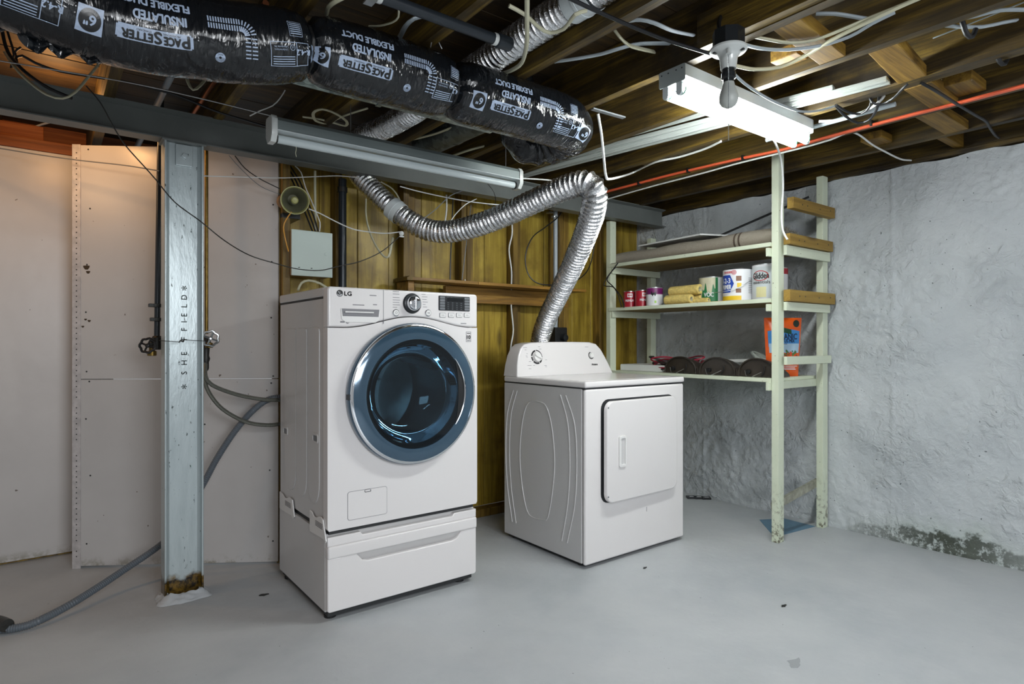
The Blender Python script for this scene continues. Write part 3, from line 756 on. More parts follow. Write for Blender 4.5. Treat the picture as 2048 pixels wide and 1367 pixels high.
for k in range(3):
    a = 0.5 + k * 2 * PI / 3
    pA = dc + Vector((math.cos(a) * .25, .17, math.sin(a) * .25)); pB = dc + Vector((math.cos(a + .15) * .25, .44, math.sin(a + .15) * .25))
    obj('drum_lifter', MB().tube([pA, pA.lerp(pB, .5), pB], .035, 8, .05), M['steel'], drum)
mb = MB(); n = 26
aa = [math.radians(-38 + 76 * i / n) for i in range(n + 1)]
outer = [(DCX + .2335 * math.cos(t), DCZ + .2335 * math.sin(t)) for t in aa]
hd = obj('handle_recess', MB().prism(outer + [(DCX + (.2335 - .030 * math.cos((t / aa[-1]) * PI / 2)) * math.cos(t), DCZ + (.2335 - .030 * math.cos((t / aa[-1]) * PI / 2)) * math.sin(t)) for t in aa[::-1]], WY0 - .046, WY0 - .0435, XZ), M['black'], door)
obj('door_handle', MB().tube([(DCX + .236 * math.cos(t), WY0 - .048, DCZ + .236 * math.sin(t)) for t in aa], lambda t: .0012 + .0035 * math.sin(PI * t), 8, .02), M['chrome'], door)
obj('hinge_notch', MB().box(DCX - .302, DCX - .292, WY0 - .034, WY0 - .006, DCZ - .012, DCZ + .012, .002), M['black'], door)
a, b = onY(695, 992, WY0), onY(774, 1044, WY0)
x0, x1, z0, z1 = a.x, b.x, .392, .508
obj('filter_cover_gap', MB().prism(rrect(x0, x1, z0, z1, .010), WY0 - .0006, WY0 + .002, XZ), M['print'], wm)
fc = obj('filter_cover', MB().prism(rrect(x0 + .0015, x1 - .0015, z0 + .0015, z1 - .0015, .009), WY0 - .0016, WY0 + .002, XZ, bev=.0008), M['enamel'], wm)
obj('finger_notch', MB().prism(rrect((x0 + x1) / 2 - .014, (x0 + x1) / 2 + .014, z1 - .012, z1 - .002, .003), WY0 - .0024, WY0 - .001, XZ, holes=[rrect((x0 + x1) / 2 - .012, (x0 + x1) / 2 + .012, z1 - .010, z1 - .001, .003)]), M['seam_and_shade'], fc)
for fx_ in (WX0 + .05, WX1 - .05):
    for fy_ in (2.45, 2.90): obj('foot', MB().lathe([(.02, 0), (.02, .012), (.012, .016), (.012, .022)], (fx_, fy_, .3455), (0, 0, 1), 14), M['black'], wm)

# ------------------------------------------------------------------ pedestal
pd = thing('laundry_pedestal', 'white drawer pedestal under the front-loading washer', 'pedestal', (1.24, 2.66, 0))
obj('pedestal_body', MB().box(WX0, WX1, 2.385, WY1, .034, .345, .005), M['enamel_shaded'], pd)
obj('base_shadow_block', MB().box(WX0 + .012, WX1 - .012, 2.385, WY1 - .015, .014, .036), M['seam_and_shade'], pd)  # dark box standing in for the shadow under the pedestal
PY = WY0 + .004
dw = thing('drawer', None, None, (1.24, PY, .04)); dw.parent = pd; WL[dw.name] = Vector((1.24, PY, .04)); dw.location = WL[dw.name] - WL[pd.name]
n0, n1 = 1.03, 1.495
face = [(WX0 + .002, .046), (WX0 + .010, .038), (WX1 - .010, .038), (WX1 - .002, .046), (WX1 - .002, .252), (n1 + .02, .252), (n1 - .005, .222), (n1 - .03, .214), (n0 + .03, .214), (n0 + .005, .222), (n0 - .02, .252), (WX0 + .002, .252)]
obj('drawer_face', MB().prism(face, PY, 2.388, XZ, bev=.006, seg=3), M['enamel'], dw)
obj('handle_recess', MB().tris([(n0 - .04, PY + .004, .255), (n1 + .04, PY + .004, .255), (n1 + .04, PY + .03, .205), (n0 - .04, PY + .03, .205), (n0 - .04, PY + .031, .262), (n1 + .04, PY + .031, .262)], [(0, 3, 2, 1), (0, 1, 5, 4), (2, 3, 4, 5)]), M['enamel_shaded'], dw)
obj('handle_bar', MB().box(WX0 + .001, WX1 - .001, PY - .006, 2.388, .250, .300, .008, 3), M['enamel'], dw)
mid = [(WX0 + .002, .299), (WX1 - .002, .299), (WX1 - .002, .336), (WX1 - .12, .336), (WX1 - .13, .324), (WX0 + .15, .324), (WX0 + .14, .336), (WX0 + .002, .336)]
obj('drawer_top_rail', MB().prism(mid, PY + .001, 2.388, XZ, bev=.005, seg=3), M['enamel'], dw)
for fx_ in (WX0 + .035, WX1 - .06):
    for fy_ in (2.42, 2.93): obj('foot', MB().lathe([(.024, 0), (.024, .01), (.012, .014), (.012, .026)], (fx_, fy_, 0.0), (0, 0, 1), 16), M['black'], pd)
for ref in ([(619, 1020), (623, 1024), (627, 1033), (632, 1035), (636.5, 1033), (641, 1034), (645, 1040), (648, 1060), (651.5, 1083), (650, 1086), (647, 1079), (633, 1070), (619, 1062)],
            [(559, 983), (564, 988), (568, 995), (573, 996), (578, 994), (584, 1000), (586, 1018), (588, 1034), (585, 1037), (582, 1031), (570, 1024), (559, 1016)]):
    P_ = [onX(x, y, WX0 - .006) for x, y in ref]
    br = obj('stacking_bracket', MB().prism([(p.y, p.z) for p in P_], WX0 - .006, WX0 - .001, YZ, bev=.001), M['white_plastic'], pd)
    c = sum(P_, Vector()) / len(P_); mb = MB()
    for k in range(4): mb.box(WX0 - .0068, WX0 - .0062, c.y - .05, c.y + .03, c.z + .012 - k * .006, c.z + .015 - k * .006)
    obj('bracket_print', mb, M['print'], br)
obj('stacking_gap_shade', MB().box(WX0 + .012, WX1 - .012, 2.372, WY1 - .02, .3445, .3625), M['seam_and_shade'], pd)  # dark box painting the shade between washer and pedestal

# ================================================================== DRYER
DX0, DX1, DY0, DY1 = 2.093, 2.860, 2.150, 2.812
dy = thing('clothes_dryer', 'white dryer with side-hinged square door and rounded rear console', 'dryer', ((DX0 + DX1) / 2, 2.48, 0))
obj('cabinet', MB().box(DX0, DX1 - .002, 2.176, DY1, .022, .880, .006), M['enamel_shaded'], dy)
obj('front_panel', MB().box(DX0 + .001, DX1, DY0, 2.174, .018, .878, .011, 4), M['enamel'], dy)
obj('base_shadow_block', MB().box(DX0 + .02, DX1 - .02, DY0 + .025, DY1 - .02, .008, .024), M['seam_and_shade'], dy)  # dark box standing in for the shadow under the dryer
lid = MB().box(DX0 - .003, DX1 + .003, DY0 - .004, DY1, .885, .916, .010, 4)
obj('top_panel', lid, M['enamel'], dy)
obj('top_seam', MB().box(DX0 + .004, DX1 - .004, DY0 + .006, DY1 - .004, .876, .887), M['seam_and_shade'], dy)
obj('top_inset', MB().prism(rrect(DX0 + .03, DX1 - .03, DY0 + .05, 2.66, .03), .9168, .914, XY, bev=.001), M['enamel'], dy)
# console: sloping face, rounded shoulders
def console_ring(t):
    # t 0 front .. 1 back : width and height shrink towards the front edge
    return t
cy_f0, cy_f1, cyb = 2.690, 2.730, 2.815
shape = [(0.0, 0.0), (.006, .05), (.016, .10), (.034, .145), (.060, .172), (.10, .186), (.25, .193), (.5, .196), (.69 - .0, .196), (.70, .186), (.725, .172), (.742, .145), (.755, .10), (.763, .05), (.767, 0.0)]
shape = [(0.0, 0.0), (.010, .06), (.026, .115), (.050, .158), (.080, .180), (.13, .190), (.25, .194), (.45, .195), (.60, .193), (.655, .182), (.690, .150), (.720, .10), (.745, .05), (.767, 0.0)]
mb = MB(); rs = []
for (yy0, sl, ins) in ((2.694, .20, .006), (2.690, .20, .012), (2.694, .205, .0), (2.815, .0, .0)):
    pass
def cring(off, ins):
    out = []
    for u, v in shape:
        cu, cv = .383, .08
        uu = cu + (u - cu) * (1 - ins / .383); vv = v if v == 0 else v * (1 - ins / .196)
        y = off + (.20 * vv if off < 2.8 else 0)
        out.append(Vector((DX0 + uu, y, .9165 + vv)))
    return out
mb.rings([cring(2.690, .008), cring(2.692, .003), cring(2.698, 0), cring(2.815, 0)])
con = obj('console', mb, M['enamel'], dy, ang=50)
cf = lambda px, py: (lambda d: EYE + d * ((2.690 - .20 * (.9165 - CAM_H) ) / (d.y - .20 * d.z)))(ray(px, py))     # hit the sloping face
sl = Vector((0, .20, 1)).normalized(); nf = Vector((0, -1, .20)).normalized()
def cmap(c, lift): return lambda u, v: c + Vector((u, 0, 0)) + sl * v + nf * lift
def disc(c, r, lift, n=36, hole=None, a0=0, a1=360):
    m = MB(); fm = cmap(c, 0)
    aa = [math.radians(a0 + (a1 - a0) * i / n) for i in range(n + 1)]
    m.prism([(r * math.cos(t), r * math.sin(t)) for t in aa] + [(hole * math.cos(t), hole * math.sin(t)) for t in aa[::-1]], lift, 0, lambda u, v, w_: fm(u, v) + nf * w_)
    return m
kc = cf(1073.5, 714)
for (a0, a1, hh) in ((100, 170, .029), (178, 215, .029), (222, 292, .029), (300, 330, .029), (338, 452, .033)):
    obj('dial_scale', disc(kc, .0415, .0008, 16, hh + .003, a0, a1), M['ink'], con)
kn = obj('timer_knob', MB().lathe([(.0285, 0), (.0285, .010), (.026, .014), (.001, .014)], kc, nf, 32), M['white_plastic'], con)
obj('knob_grip', MB().beam(kc + sl * .012 + nf * .018 - Vector((.022, 0, 0)), kc - sl * .012 + nf * .018 + Vector((.022, 0, 0)), .010, .010, nf, .002), M['white_plastic'], con)
kc2 = cf(1182, 711)
obj('dial_scale', disc(kc2, .0225, .0008, 24, .0178, 95, 330), M['ink'], con)
obj('start_knob', MB().lathe([(.0165, 0), (.0165, .009), (.013, .013), (.001, .013)], kc2, nf, 26), M['white_plastic'], con)
mb = MB(); rp = random.Random(3)
for px, py, wd in ((1050, 695, .028), (1051, 700, .014), (1078, 693.5, .016), (1080, 698, .02), (1054, 707.5, .01), (1053, 712, .012), (1054, 714.5, .01), (1060, 723, .018), (1059, 731, .03), (1060, 737.5, .018), (1068, 731, .012), (1092, 719.5, .014), (1091, 731, .018), (1092, 733.5, .014), (1173, 693.8, .03)):
    c = cf(px, py); fm = cmap(c, .0006); mb.poly([fm(-wd / 2, -.0011), fm(wd / 2, -.0011), fm(wd / 2, .0011), fm(-wd / 2, .0011)])
tag(obj('programme_print', mb, M['print'], con), kind='stuff')
c = cf(1189, 728.5); mb = MB(); text(mb, 'Amana', cmap(c, .0008), wd=.052, ht=.013, bold=.0007, slant=.25)
obj('logo', mb, M['ink'], con)
# door
x0, x1, z0, z1 = 2.205, 2.768, .310, .815
obj('door_recess', MB().prism(rrect(x0 - .006, x1 + .004, z0 - .006, z1 + .008, .05), DY0 - .0008, DY0 + .002, XZ), M['seam_and_shade'], dy)
dd = obj('door', MB().prism(rrect(x0, x1, z0, z1, .048, 8), -.028, -.006, lambda u, v, w_: Vector((u, DY0 + w_ - .010 * (x1 - u) / (x1 - x0), v)), bev=.007, seg=3), M['enamel'], dy)
hx, hz = 2.314, .560
dsk = lambda u, v, w_: Vector((u, DY0 - .028 + w_ - .010 * (x1 - u) / (x1 - x0), v))
obj('door_handle', MB().prism(rrect(hx - .026, hx + .026, hz - .078, hz + .078, .010), -.007, .001, dsk, holes=[rrect(hx - .012, hx + .019, hz - .066, hz + .066, .006)], bev=.002), M['white_plastic'], dd)
obj('handle_pocket', MB().prism(rrect(hx - .013, hx + .02, hz - .067, hz + .067, .006), -.001, .001, dsk), M['enamel_shaded'], dd)
for z in (.735, .395):
    obj('door_hinge', MB().box(x1 - .002, x1 + .009, DY0 - .012, DY0 + .001, z - .035, z + .035, .002), M['grey_key'], dy)
for z in (.785, .345): obj('door_screw', MB().lathe([(.004, 0), (.004, .002), (.001, .003)], dsk(x0 + .008, z, -.0002), (0, -1, 0), 10), M['grey_key'], dd)
c = onY(1293, 1018, DY0); obj('scratch', MB().box(c.x - .001, c.x + .002, DY0 - .0006, DY0, c.z - .012, c.z + .012), M['print'], dy)
# pressed relief on the left side: shield and two bowed ribs
def bow(ya, yb, z0, z1, b): 
    n = 12; out = []
    for i in range(n + 1): t = i / n; out.append((yb + b * math.sin(PI * t), z0 + (z1 - z0) * t))
    for i in range(n + 1): t = 1 - i / n; out.append((ya - b * math.sin(PI * t), z0 + (z1 - z0) * t))
    return out
SX = DX0
def rib(pts): return MB().tube([(SX - .0005, y, z) for y, z in pts], .0030, 8, .03, flat=1.0)
obj('side_panel_relief', rib([(2.46, .175), (2.54, .165), (2.60, .19), (2.645, .32), (2.665, .49), (2.645, .66), (2.605, .765), (2.56, .79), (2.48, .79), (2.435, .765), (2.395, .66), (2.375, .49), (2.395, .32), (2.43, .19), (2.46, .175)]), M['enamel_shaded'], dy)
obj('side_panel_relief', rib([(2.32, .10), (2.275, .3), (2.26, .5), (2.275, .7), (2.33, .84)]), M['enamel_shaded'], dy)
obj('side_panel_relief', rib([(2.28, .10), (2.225, .3), (2.21, .5), (2.225, .7), (2.29, .84)]), M['enamel_shaded'], dy)
obj('side_panel_relief', rib([(2.70, .10), (2.745, .3), (2.76, .5), (2.745, .7), (2.69, .84)]), M['enamel_shaded'], dy)
obj('side_panel_relief', rib([(2.735, .10), (2.78, .3), (2.795, .5), (2.78, .7), (2.725, .84)]), M['enamel_shaded'], dy)
for fx_ in (DX0 + .04, DX1 - .05):
    for fy_ in (2.22, 2.76): obj('foot', MB().lathe([(.016, 0), (.016, .012), (.01, .014), (.01, .026)], (fx_, fy_, 0), (0, 0, 1), 14), M['iron'], dy)
# ================================================================== SHELVING UNIT against the concrete wall
GX0, GX1, GY0, GY1 = 3.216, 3.745, 1.79, 3.05
su = thing('shelf_unit', 'pale green painted wooden shelf unit against the concrete wall', 'shelf', (3.48, 2.42, 0))
gp = lambda x0, x1, y0, y1, z0, z1, nm='post', m='green', par=su, bev=.0025: obj(nm, MB().box(x0, x1, y0, y1, z0, z1, bev), M[m], par)
gp(GX0, GX0 + .06, GY0, GY0 + .04, 0, 2.17); gp(GX1 - .06, GX1, 1.772, 1.812, 0, 2.10)
gp(GX0, GX0 + .06, GY1, GY1 + .04, 0, 1.975); gp(GX1 - .075, GX1 - .015, GY1 + .01, GY1 + .05, 0, 1.90)
for zt, yb in ((1.664, GY1 + .035), (1.352, GY1 + .035), (.907, GY1 + .035)):
    for k, (xa, xb) in enumerate(((GX0 + .012, 3.46), (3.462, 3.72))):
        obj('shelf_board', MB().box(xa, xb, 1.832, yb, zt - .019, zt, .001, 1), M['plywood' if zt > 1 else 'green'], su, smooth=False)
    gp(GX0 - .006, GX0 + .012, 1.832, yb - .02, zt - .022, zt + .001, 'shelf_edge')
for zt in (1.643, 1.331, .886):
    gp(GX0 + .002, GX1, GY1 - .019, GY1, zt - .046, zt, 'rail')
for z0, z1 in ((1.588, 1.643), (1.283, 1.331)):
    gp(GX0 + .018, GX1 - .012, GY0 - .038, GY0 - .019, z0, z1, 'rail'); gp(GX0 - .022, GX0 + .02, GY0 + .042, GY0 + .062, z0 - .002, z1 - .01, 'rail_end')
gp(GX0 + .020, GX1 + .0, GY0 - .040, GY0 - .020, .984, 1.030, 'rail')
gp(GX0 + .03, GX1 - .05, GY0 + .022, GY0 + .040, .846, .890, 'rail'); gp(GX0 - .022, GX0 + .02, GY0 + .042, GY0 + .062, .84, .886, 'rail_end')
for x0, x1, z0, z1, y0 in ((GX0 + .06, GX1 + .012, 1.848, 1.910, 1.735), (GX0 + .022, GX1 - .012, 1.646, 1.706, 1.735), (GX0 + .022, GX1 + .015, 1.334, 1.398, 1.735)):
    r_ = gp(x0, x1, y0, y0 + .038, z0, z1, 'rail', 'joist_x'); r_.data.materials.clear(); r_.data.materials.append(M['raw_wood_x'] if 'raw_wood_x' in M else M['joist_x']); tag(r_, 'unpainted lumber rail')
    mb = MB()
    for u in (.2, .32, .62, .88): mb.lathe([(.0042, 0), (.0042, .0008)], (x0 + (x1 - x0) * u, y0, (z0 + z1) / 2 + .006 * math.sin(u * 30)), (0, -1, 0), 8)
    tag(obj('nail_hole', mb, M['seam_and_shade'], r_), kind='stuff')
lr = obj('low_rail', MB().beam((GX0 + .03, GY0 + .052, .185), (GX1 - .03, GY0 + .03, .265), .018, .045), plain('worn_board', L(150, 150, 136), .6, 0, .4, 30), su)
obj('paper_strip', MB().beam((GX0 + .26, GY0 + .0335, .222), (GX0 + .47, GY0 + .0245, .253), .001, .034), M['label_white'], lr)
pp = obj('paint_patch', MB().prism([(3.30, 1.86), (3.69, 1.82), (3.70, 2.02), (3.55, 2.10)], .0015, .0002, XY), M['blue_paint'], f)

# ------------------------------------------------------------------ things on the shelves
def camdir(c):
    d = Vector((EYE.x - c[0], EYE.y - c[1], 0)).normalized(); return d, Vector((-d.y, d.x, 0))
def cyl(c, r, tw=0.0):
    d, R = camdir(c)
    return lambda u, v: Vector((c[0], c[1], c[2] + v)) + d * (r * math.cos(u / r + tw)) + R * (r * math.sin(u / r + tw))
def band(c, r, t0, t1, z0, z1, tw=0.0, n=20):
    F = cyl(c, r, tw); return MB().grid(lambda a, b: F((t0 + (t1 - t0) * a) * r, z0 + (z1 - z0) * b), n, 2)
def can(name, label, c, r, h, body, group='paint cans on the middle shelf', rim='can_metal', lid_mat='can_metal'):
    t = thing(name, label, 'can', c, group)
    obj('can_body', MB().lathe([(r * .97, 0), (r, .003), (r, h - .006), (r * .985, h - .004)], c, (0, 0, 1), 40), M[body], t)
    obj('can_rim', MB().lathe([(r * .985, h - .005), (r * 1.015, h - .004), (r * 1.015, h), (r * .93, h), (r * .92, h - .006)], c, (0, 0, 1), 40, cap=False), M[rim], t)
    obj('lid', MB().lathe([(r * .925, h - .006), (r * .9, h - .003), (r * .6, h - .004), (.0005, h - .004)], c, (0, 0, 1), 32), M[lid_mat], t)
    obj('base_rim', MB().lathe([(r * 1.012, -.0), (r * 1.012, .005), (r, .006)], c, (0, 0, 1), 40, cap=False), M[rim], t)
    return t
SZ = 1.3525
def onshelf(px, X, z): p = onX(px, 600, X); return Vector((p.x, p.y, z))
for k, (px, lab) in enumerate(((1260, 'small red paint can, leftmost on the middle shelf'), (1283.5, 'small red paint can between another red can and the purple one'))):
    c = onshelf(px, 3.33, SZ); t = can('paint_can', lab, c, .0455, .118, 'red')
    mb = MB(); text(mb, 'PREMIUM', cyl(c, .0462, -.1 + .5 * k), wd=.062, ht=.015, v0=.050, cutx=.006, bold=.0006); obj('can_lettering', mb, M['label_white'], t)
    obj('can_badge', band(c, .0459, -.42 + .5 * k, .42 + .5 * k, .074, .100), M['label_white'], t)
    mb = MB(); text(mb, 'BEHR', cyl(c, .0464, .5 * k), wd=.028, ht=.013, v0=.087, cutx=.006, bold=.0006); obj('can_badge_lettering', mb, M['label_red'], t)
c = onshelf(1309, 3.335, SZ); t = can('paint_can', 'white paint can with purple top band, beside the small red cans', c, .056, .130, 'label_white')
obj('purple_band', band(c, .0566, -1.6, 1.6, .082, .124), M['purple'], t)
mb = MB().grid(lambda a, b: cyl(c, .0572)((-.42 + .62 * a) * .0572, .074 + .006 * math.sin(a * 14) + (.020 + .004 * math.sin(a * 9)) * b), 14, 2); obj('dark_mark', mb, M['ink'], t)
mb = band(c, .057, .0, .22, .022, .038); obj('green_mark', mb, plain('lime_label', L(150, 200, 60), .4), t)
c = onshelf(1424, 3.43, SZ); t = can('paint_can', 'gallon paint can with green label and dried beige drips', c, .082, .172, 'label_white')
mb = band(c, .0826, -1.5, .45, .014, .166); obj('green_label', mb, M['label_green'], t)
mb = MB(); F = cyl(c, .0834); rp = random.Random(8)
def drip(a, b):
    u = -1.35 + 1.6 * a; zb = .085 + .03 * math.sin(u * 9) + .02 * math.sin(u * 23)
    return F(u * .0834, zb + (.166 - zb) * b)
mb.grid(drip, 40, 2); obj('paint_drip', mb, M['paint_drip'], t)
mb = MB(); text(mb, 'VOC', cyl(c, .0838, -.25), wd=.062, ht=.026, v0=.058, cutx=.008, bold=.001); obj('can_lettering', mb, M['label_white'], t)
c = onshelf(1476, 3.365, SZ); t = can('paint_can', 'largest white primer can with blue label and wire bail', c, .088, .198, 'label_white', rim='dark_plastic')
F = cyl(c, .0888)
def blue(a, b):
    z = .055 + .105 * b; u0, u1 = -1.9, (-.62 + .36 * (1 - abs(b - .5) * 1.5)); return F((u0 + (u1 - u0) * a) * .0888, z)
obj('blue_label', MB().grid(blue, 16, 10), M['label_blue'], t)
mb = MB(); text(mb, '1-2-3', cyl(c, .0896, -.88), wd=.066, ht=.030, v0=.126, cutx=.008, bold=.0014); text(mb, 'PRIMER', cyl(c, .0896, -.86), wd=.074, ht=.026, v0=.088, cutx=.008, bold=.0014)
obj('can_lettering', mb, M['label_white'], t)
mb = MB(); text(mb, 'ZINSSER', cyl(c, .0892, -.72), wd=.062, ht=.011, v0=.176, cutx=.006, bold=.0006)
F2 = cyl(c, .0892, -.26)
for r0, r1 in ((.012, .0145), (.006, .009), (0.0005, .003)):
    mb.grid(lambda a, b: F2((r0 + (r1 - r0) * b) * math.cos(2 * PI * a), .174 + (r0 + (r1 - r0) * b) * math.sin(2 * PI * a)), 24, 1)
obj('red_print', mb, M['label_red'], t)
obj('yellow_band', band(c, .0890, -1.9, .22, .008, .034), M['label_yellow'], t)
mb = MB()
for t0, t1, z0, z1 in ((-.12, .22, .122, .152), (-.14, .20, .052, .076)): mb.grid((lambda t0, t1, z0, z1: lambda a, b: cyl(c, .0894)((t0 + (t1 - t0) * a) * .0894, z0 + (z1 - z0) * b))(t0, t1, z0, z1), 6, 1)
tag(obj('picture_print', mb, M['label_brown'], t), kind='stuff')
obj('yellow_print', band(c, .0894, -.06, .22, .084, .110, n=6), M['label_yellow'], t)
mb = MB()
for k in range(9):
    F3 = cyl(c, .0893); z = .05 + k * .011; mb.grid((lambda z: lambda a, b: F3((.72 + .36 * a) * .0893, z + .003 * b))(z), 6, 1)
obj('small_print', mb, M['print'], t)
d, R = camdir(c); ear = Vector(c) + d * .030 + R * .086 + Vector((0, 0, .15))
obj('bail_ear', MB().lathe([(.012, 0), (.012, .006), (.006, .009), (.0005, .009)], ear, R + d * .35, 16), M['black'], t)
e2 = Vector(c) + d * .03 - R * .086 + Vector((0, 0, .15))
obj('bail', MB().tube([ear + R * .01, Vector(c) + d * .092 + R * .045 + Vector((0, 0, .105)), Vector(c) + d * .098 - R * .02 + Vector((0, 0, .072)), Vector(c) + d * .09 - R * .10 + Vector((0, 0, .058)), e2 - R * .05 + Vector((0, 0, -.09))], .0018, 6, .02), M['steel'], t)
c = onshelf(1533, 3.39, SZ); t = can('paint_can', 'tall pale paint can with red oval, partly behind the front post', c, .080, .212, 'label_white')
obj('pale_label', band(c, .0806, -1.6, 1.6, .012, .195), plain('pale_grey_label', L(206, 214, 218), .35), t)
mb = MB(); text(mb, 'Glidden', cyl(c, .0818, -.46), wd=.10, ht=.034, v0=.143, cutx=.008, bold=.0012); text(mb, 'essentials', cyl(c, .0818, -.40), wd=.105, ht=.019, v0=.106, cutx=.008, bold=.0004); obj('can_lettering', mb, M['ink'], t)
mb = MB(); F4 = cyl(c, .0812, -.46)
for r0, r1 in ((.86, 1.0),): mb.grid(lambda a, b: F4(.050 * (r0 + (r1 - r0) * b) * math.cos(2 * PI * a), .143 + .030 * (r0 + (r1 - r0) * b) * math.sin(2 * PI * a)), 40, 1)
obj('red_oval', mb, M['label_red'], t)
obj('cream_label', band(c, .0812, -.75, -.02, .018, .078), M['label_cream'], t)
c = onshelf(1554, 3.50, SZ); t = can('paint_can', 'pale can with dark red lid, behind the front post and rail', c, .060, .20, 'label_white', lid_mat='red')
obj('red_band', band(c, .0606, -1.6, 1.6, .160, .194), M['red'], t)
obj('can_ear', MB().lathe([(.014, 0), (.014, .006), (.001, .008)], Vector(c) + camdir(c)[0] * .055 + Vector((0, 0, .14)), camdir(c)[0], 16), M['black'], t)
# paint rollers: fluffy sleeves with an open core
def roller(label, a, b, r):
    a = Vector(a); b = Vector(b); T = (b - a).normalized(); n = (b - a).length
    t = thing('paint_roller', label, 'roller', (a + b) / 2 - Vector((0, 0, r)), 'roller sleeves on the middle shelf')
    mb = MB().lathe([(r * .5, .004), (r * .62, 0), (r * .9, .001), (r, .008), (r * 1.02, n * .5), (r, n - .008), (r * .9, n - .001), (r * .62, n), (r * .5, n - .004)], a, T, 22, cap=False)
    for v in mb.bm.verts: v.co += Vector((noise.noise(v.co * 60), noise.noise(v.co * 60 + Vector((9, 0, 0))), noise.noise(v.co * 60 + Vector((0, 9, 0))))) * .003
    obj('nap_sleeve', mb, M['nap'], t, ang=80)
    obj('core', MB().lathe([(r * .5, .003), (r * .42, .003), (r * .42, n - .003), (r * .5, n - .003)], a, T, 18, cap=False), M['paint_drip'], t)
y0 = onshelf(1332, 3.30, 0).y; y1 = onshelf(1384, 3.30, 0).y
roller('yellow paint roller sleeve at lower front of the roller pile', (3.30, y1, SZ + .034), (3.30, y0, SZ + .034), .032)
roller('yellow paint roller sleeve lying on top of the roller pile', (3.335, onshelf(1401, 3.335, 0).y, SZ + .096), (3.335, onshelf(1341, 3.335, 0).y, SZ + .093), .033)
roller('yellow paint roller sleeve at the back under the top one', (3.372, onshelf(1406, 3.372, 0).y, SZ + .034), (3.372, onshelf(1352, 3.372, 0).y, SZ + .034), .032)
roller('thin yellow paint roller sleeve nearest the green label can', (3.325, onshelf(1418, 3.325, 0).y, SZ + .020), (3.325, onshelf(1388, 3.325, 0).y, SZ + .020), .019)
p0 = onshelf(1385, 3.25, SZ); p1 = onshelf(1448, 3.25, SZ)
tag(obj('stir_stick', MB().beam((3.255, p0.y, SZ + .003), (3.25, p1.y, SZ + .003), .022, .004, bev=.001), plain('stir_stick_wood', L(206, 180, 130), .6), None, base=True), 'flat wooden stir stick lying in front of the roller sleeves', 'stick')
# rug roll, white board, black rod, shag scrap on the upper shelf
TZ = 1.6655
rg = thing('rolled_rug', 'long grey-brown woven rug rolled up on the top shelf', 'rug', (3.33, 2.4, TZ))
ya, yb = 1.86, 3.10
def rr_(t): return .047 + .004 * math.sin(t * 9)
mb = MB(); rs = []
for i in range(41):
    t = i / 40; y = yb + (ya - yb) * t; r = .045 + .010 * t + .002 * math.sin(t * 17)
    rs.append([Vector((3.325 + .02 * t + r * math.cos(a) * 1.08, y, TZ + r * .94 + .002 * noise.noise(Vector((y * 9, a, 0))) + r * .94 * math.sin(a))) for a in [2 * PI * k / 26 for k in range(26)]])
mb.rings(rs); obj('rug_roll', mb, M['rug'], rg, ang=60)
mb = MB(); 
mb.grid(lambda a, b: Vector((3.255 + .05 * b, yb - .02 - .42 * a, TZ + .004 + .012 * (1 - b) * (1 - a) + .002 * math.sin(a * 40))), 30, 3)
obj('rug_flap', MB().grid(lambda a, b: Vector((3.238 + .07 * b, yb - .02 - .44 * a, TZ + .006 + .016 * b * (1 - a) + .0015 * math.sin(a * 50))), 30, 3), M['rug'], rg)
mb = MB(); rp = random.Random(1)
for k in range(120):
    y = yb - .03 - .42 * k / 120; mb.tube([(3.242, y, TZ + .008), (3.230 + rp.uniform(-.004, .004), y + rp.uniform(-.004, .004), TZ + .006), (3.222 + rp.uniform(-.005, .004), y + rp.uniform(-.006, .006), TZ + .003)], .0012, 4, .02)
tag(obj('fringe', mb, M['shag'], rg), kind='stuff')
for y in (2.07, 2.10): obj('rug_stripe', MB().rings([[Vector((3.325 + .016 + .0565 * math.cos(a) * 1.06, y + d, TZ + .050 + .0535 * math.sin(a))) for a in [2 * PI * k / 26 for k in range(26)]] for d in (0, .012)], cap=False), M['rug_stripe'], rg)
a, b, c_, d_ = onX(1282, 491, 3.36), onX(1412, 470, 3.36), onX(1447, 478, 3.40), onX(1316, 497, 3.36)
bw = MB().prism([(3.33, a.y), (3.64, a.y - .10), (3.62, b.y - .16), (3.30, b.y)], 1.786, 1.776, XY, bev=.001)
for v in bw.bm.verts: v.co.z += .012 * math.sin((v.co.y - 2) * 3)
tag(obj('white_board', bw, M['foam']), 'thin white board lying flat on the rolled rug', 'board')
ra, rb_ = onX(1436, 473, 3.46), onX(1618, 394, 3.70)
tag(obj('black_rod', MB().tube([ra, ra.lerp(rb_, .5), rb_], .007, 8), M['black']), 'thin black rod leaning from the rolled rug to the wall', 'rod')
sh_ = thing('carpet_scrap', 'shaggy grey carpet scrap at the right end of the top shelf', 'carpet', (3.52, 1.93, TZ))
F_ = lambda a, b: Vector((3.41 + .31 * a, 1.842 + .26 * b, TZ + .004 + (.108 - .055 * a) * (1 - .35 * b) * min(1, .35 + b * 9) * min(1, .3 + (1 - a) * 8) + .012 * noise.noise(Vector((a * 6, b * 6, 0)))))
mb = MB().grid(F_, 16, 12); obj('carpet_backing', mb, M['rug'], sh_)
mb = MB(); rp = random.Random(6)
for k in range(1500):
    a, b = rp.random(), rp.random() ** 1.4; p = F_(a, b); q = p + Vector((rp.uniform(-.012, .012), -.012 + rp.uniform(-.008, .006), rp.uniform(.004, .02)))
    e = Vector((rp.uniform(-1, 1), rp.uniform(-1, 1), 0)).normalized() * .0022
    mb.tris([p - e, p + e, q], [(0, 1, 2)])
tag(obj('carpet_pile', mb, M['shag'], sh_, smooth=False), kind='stuff')

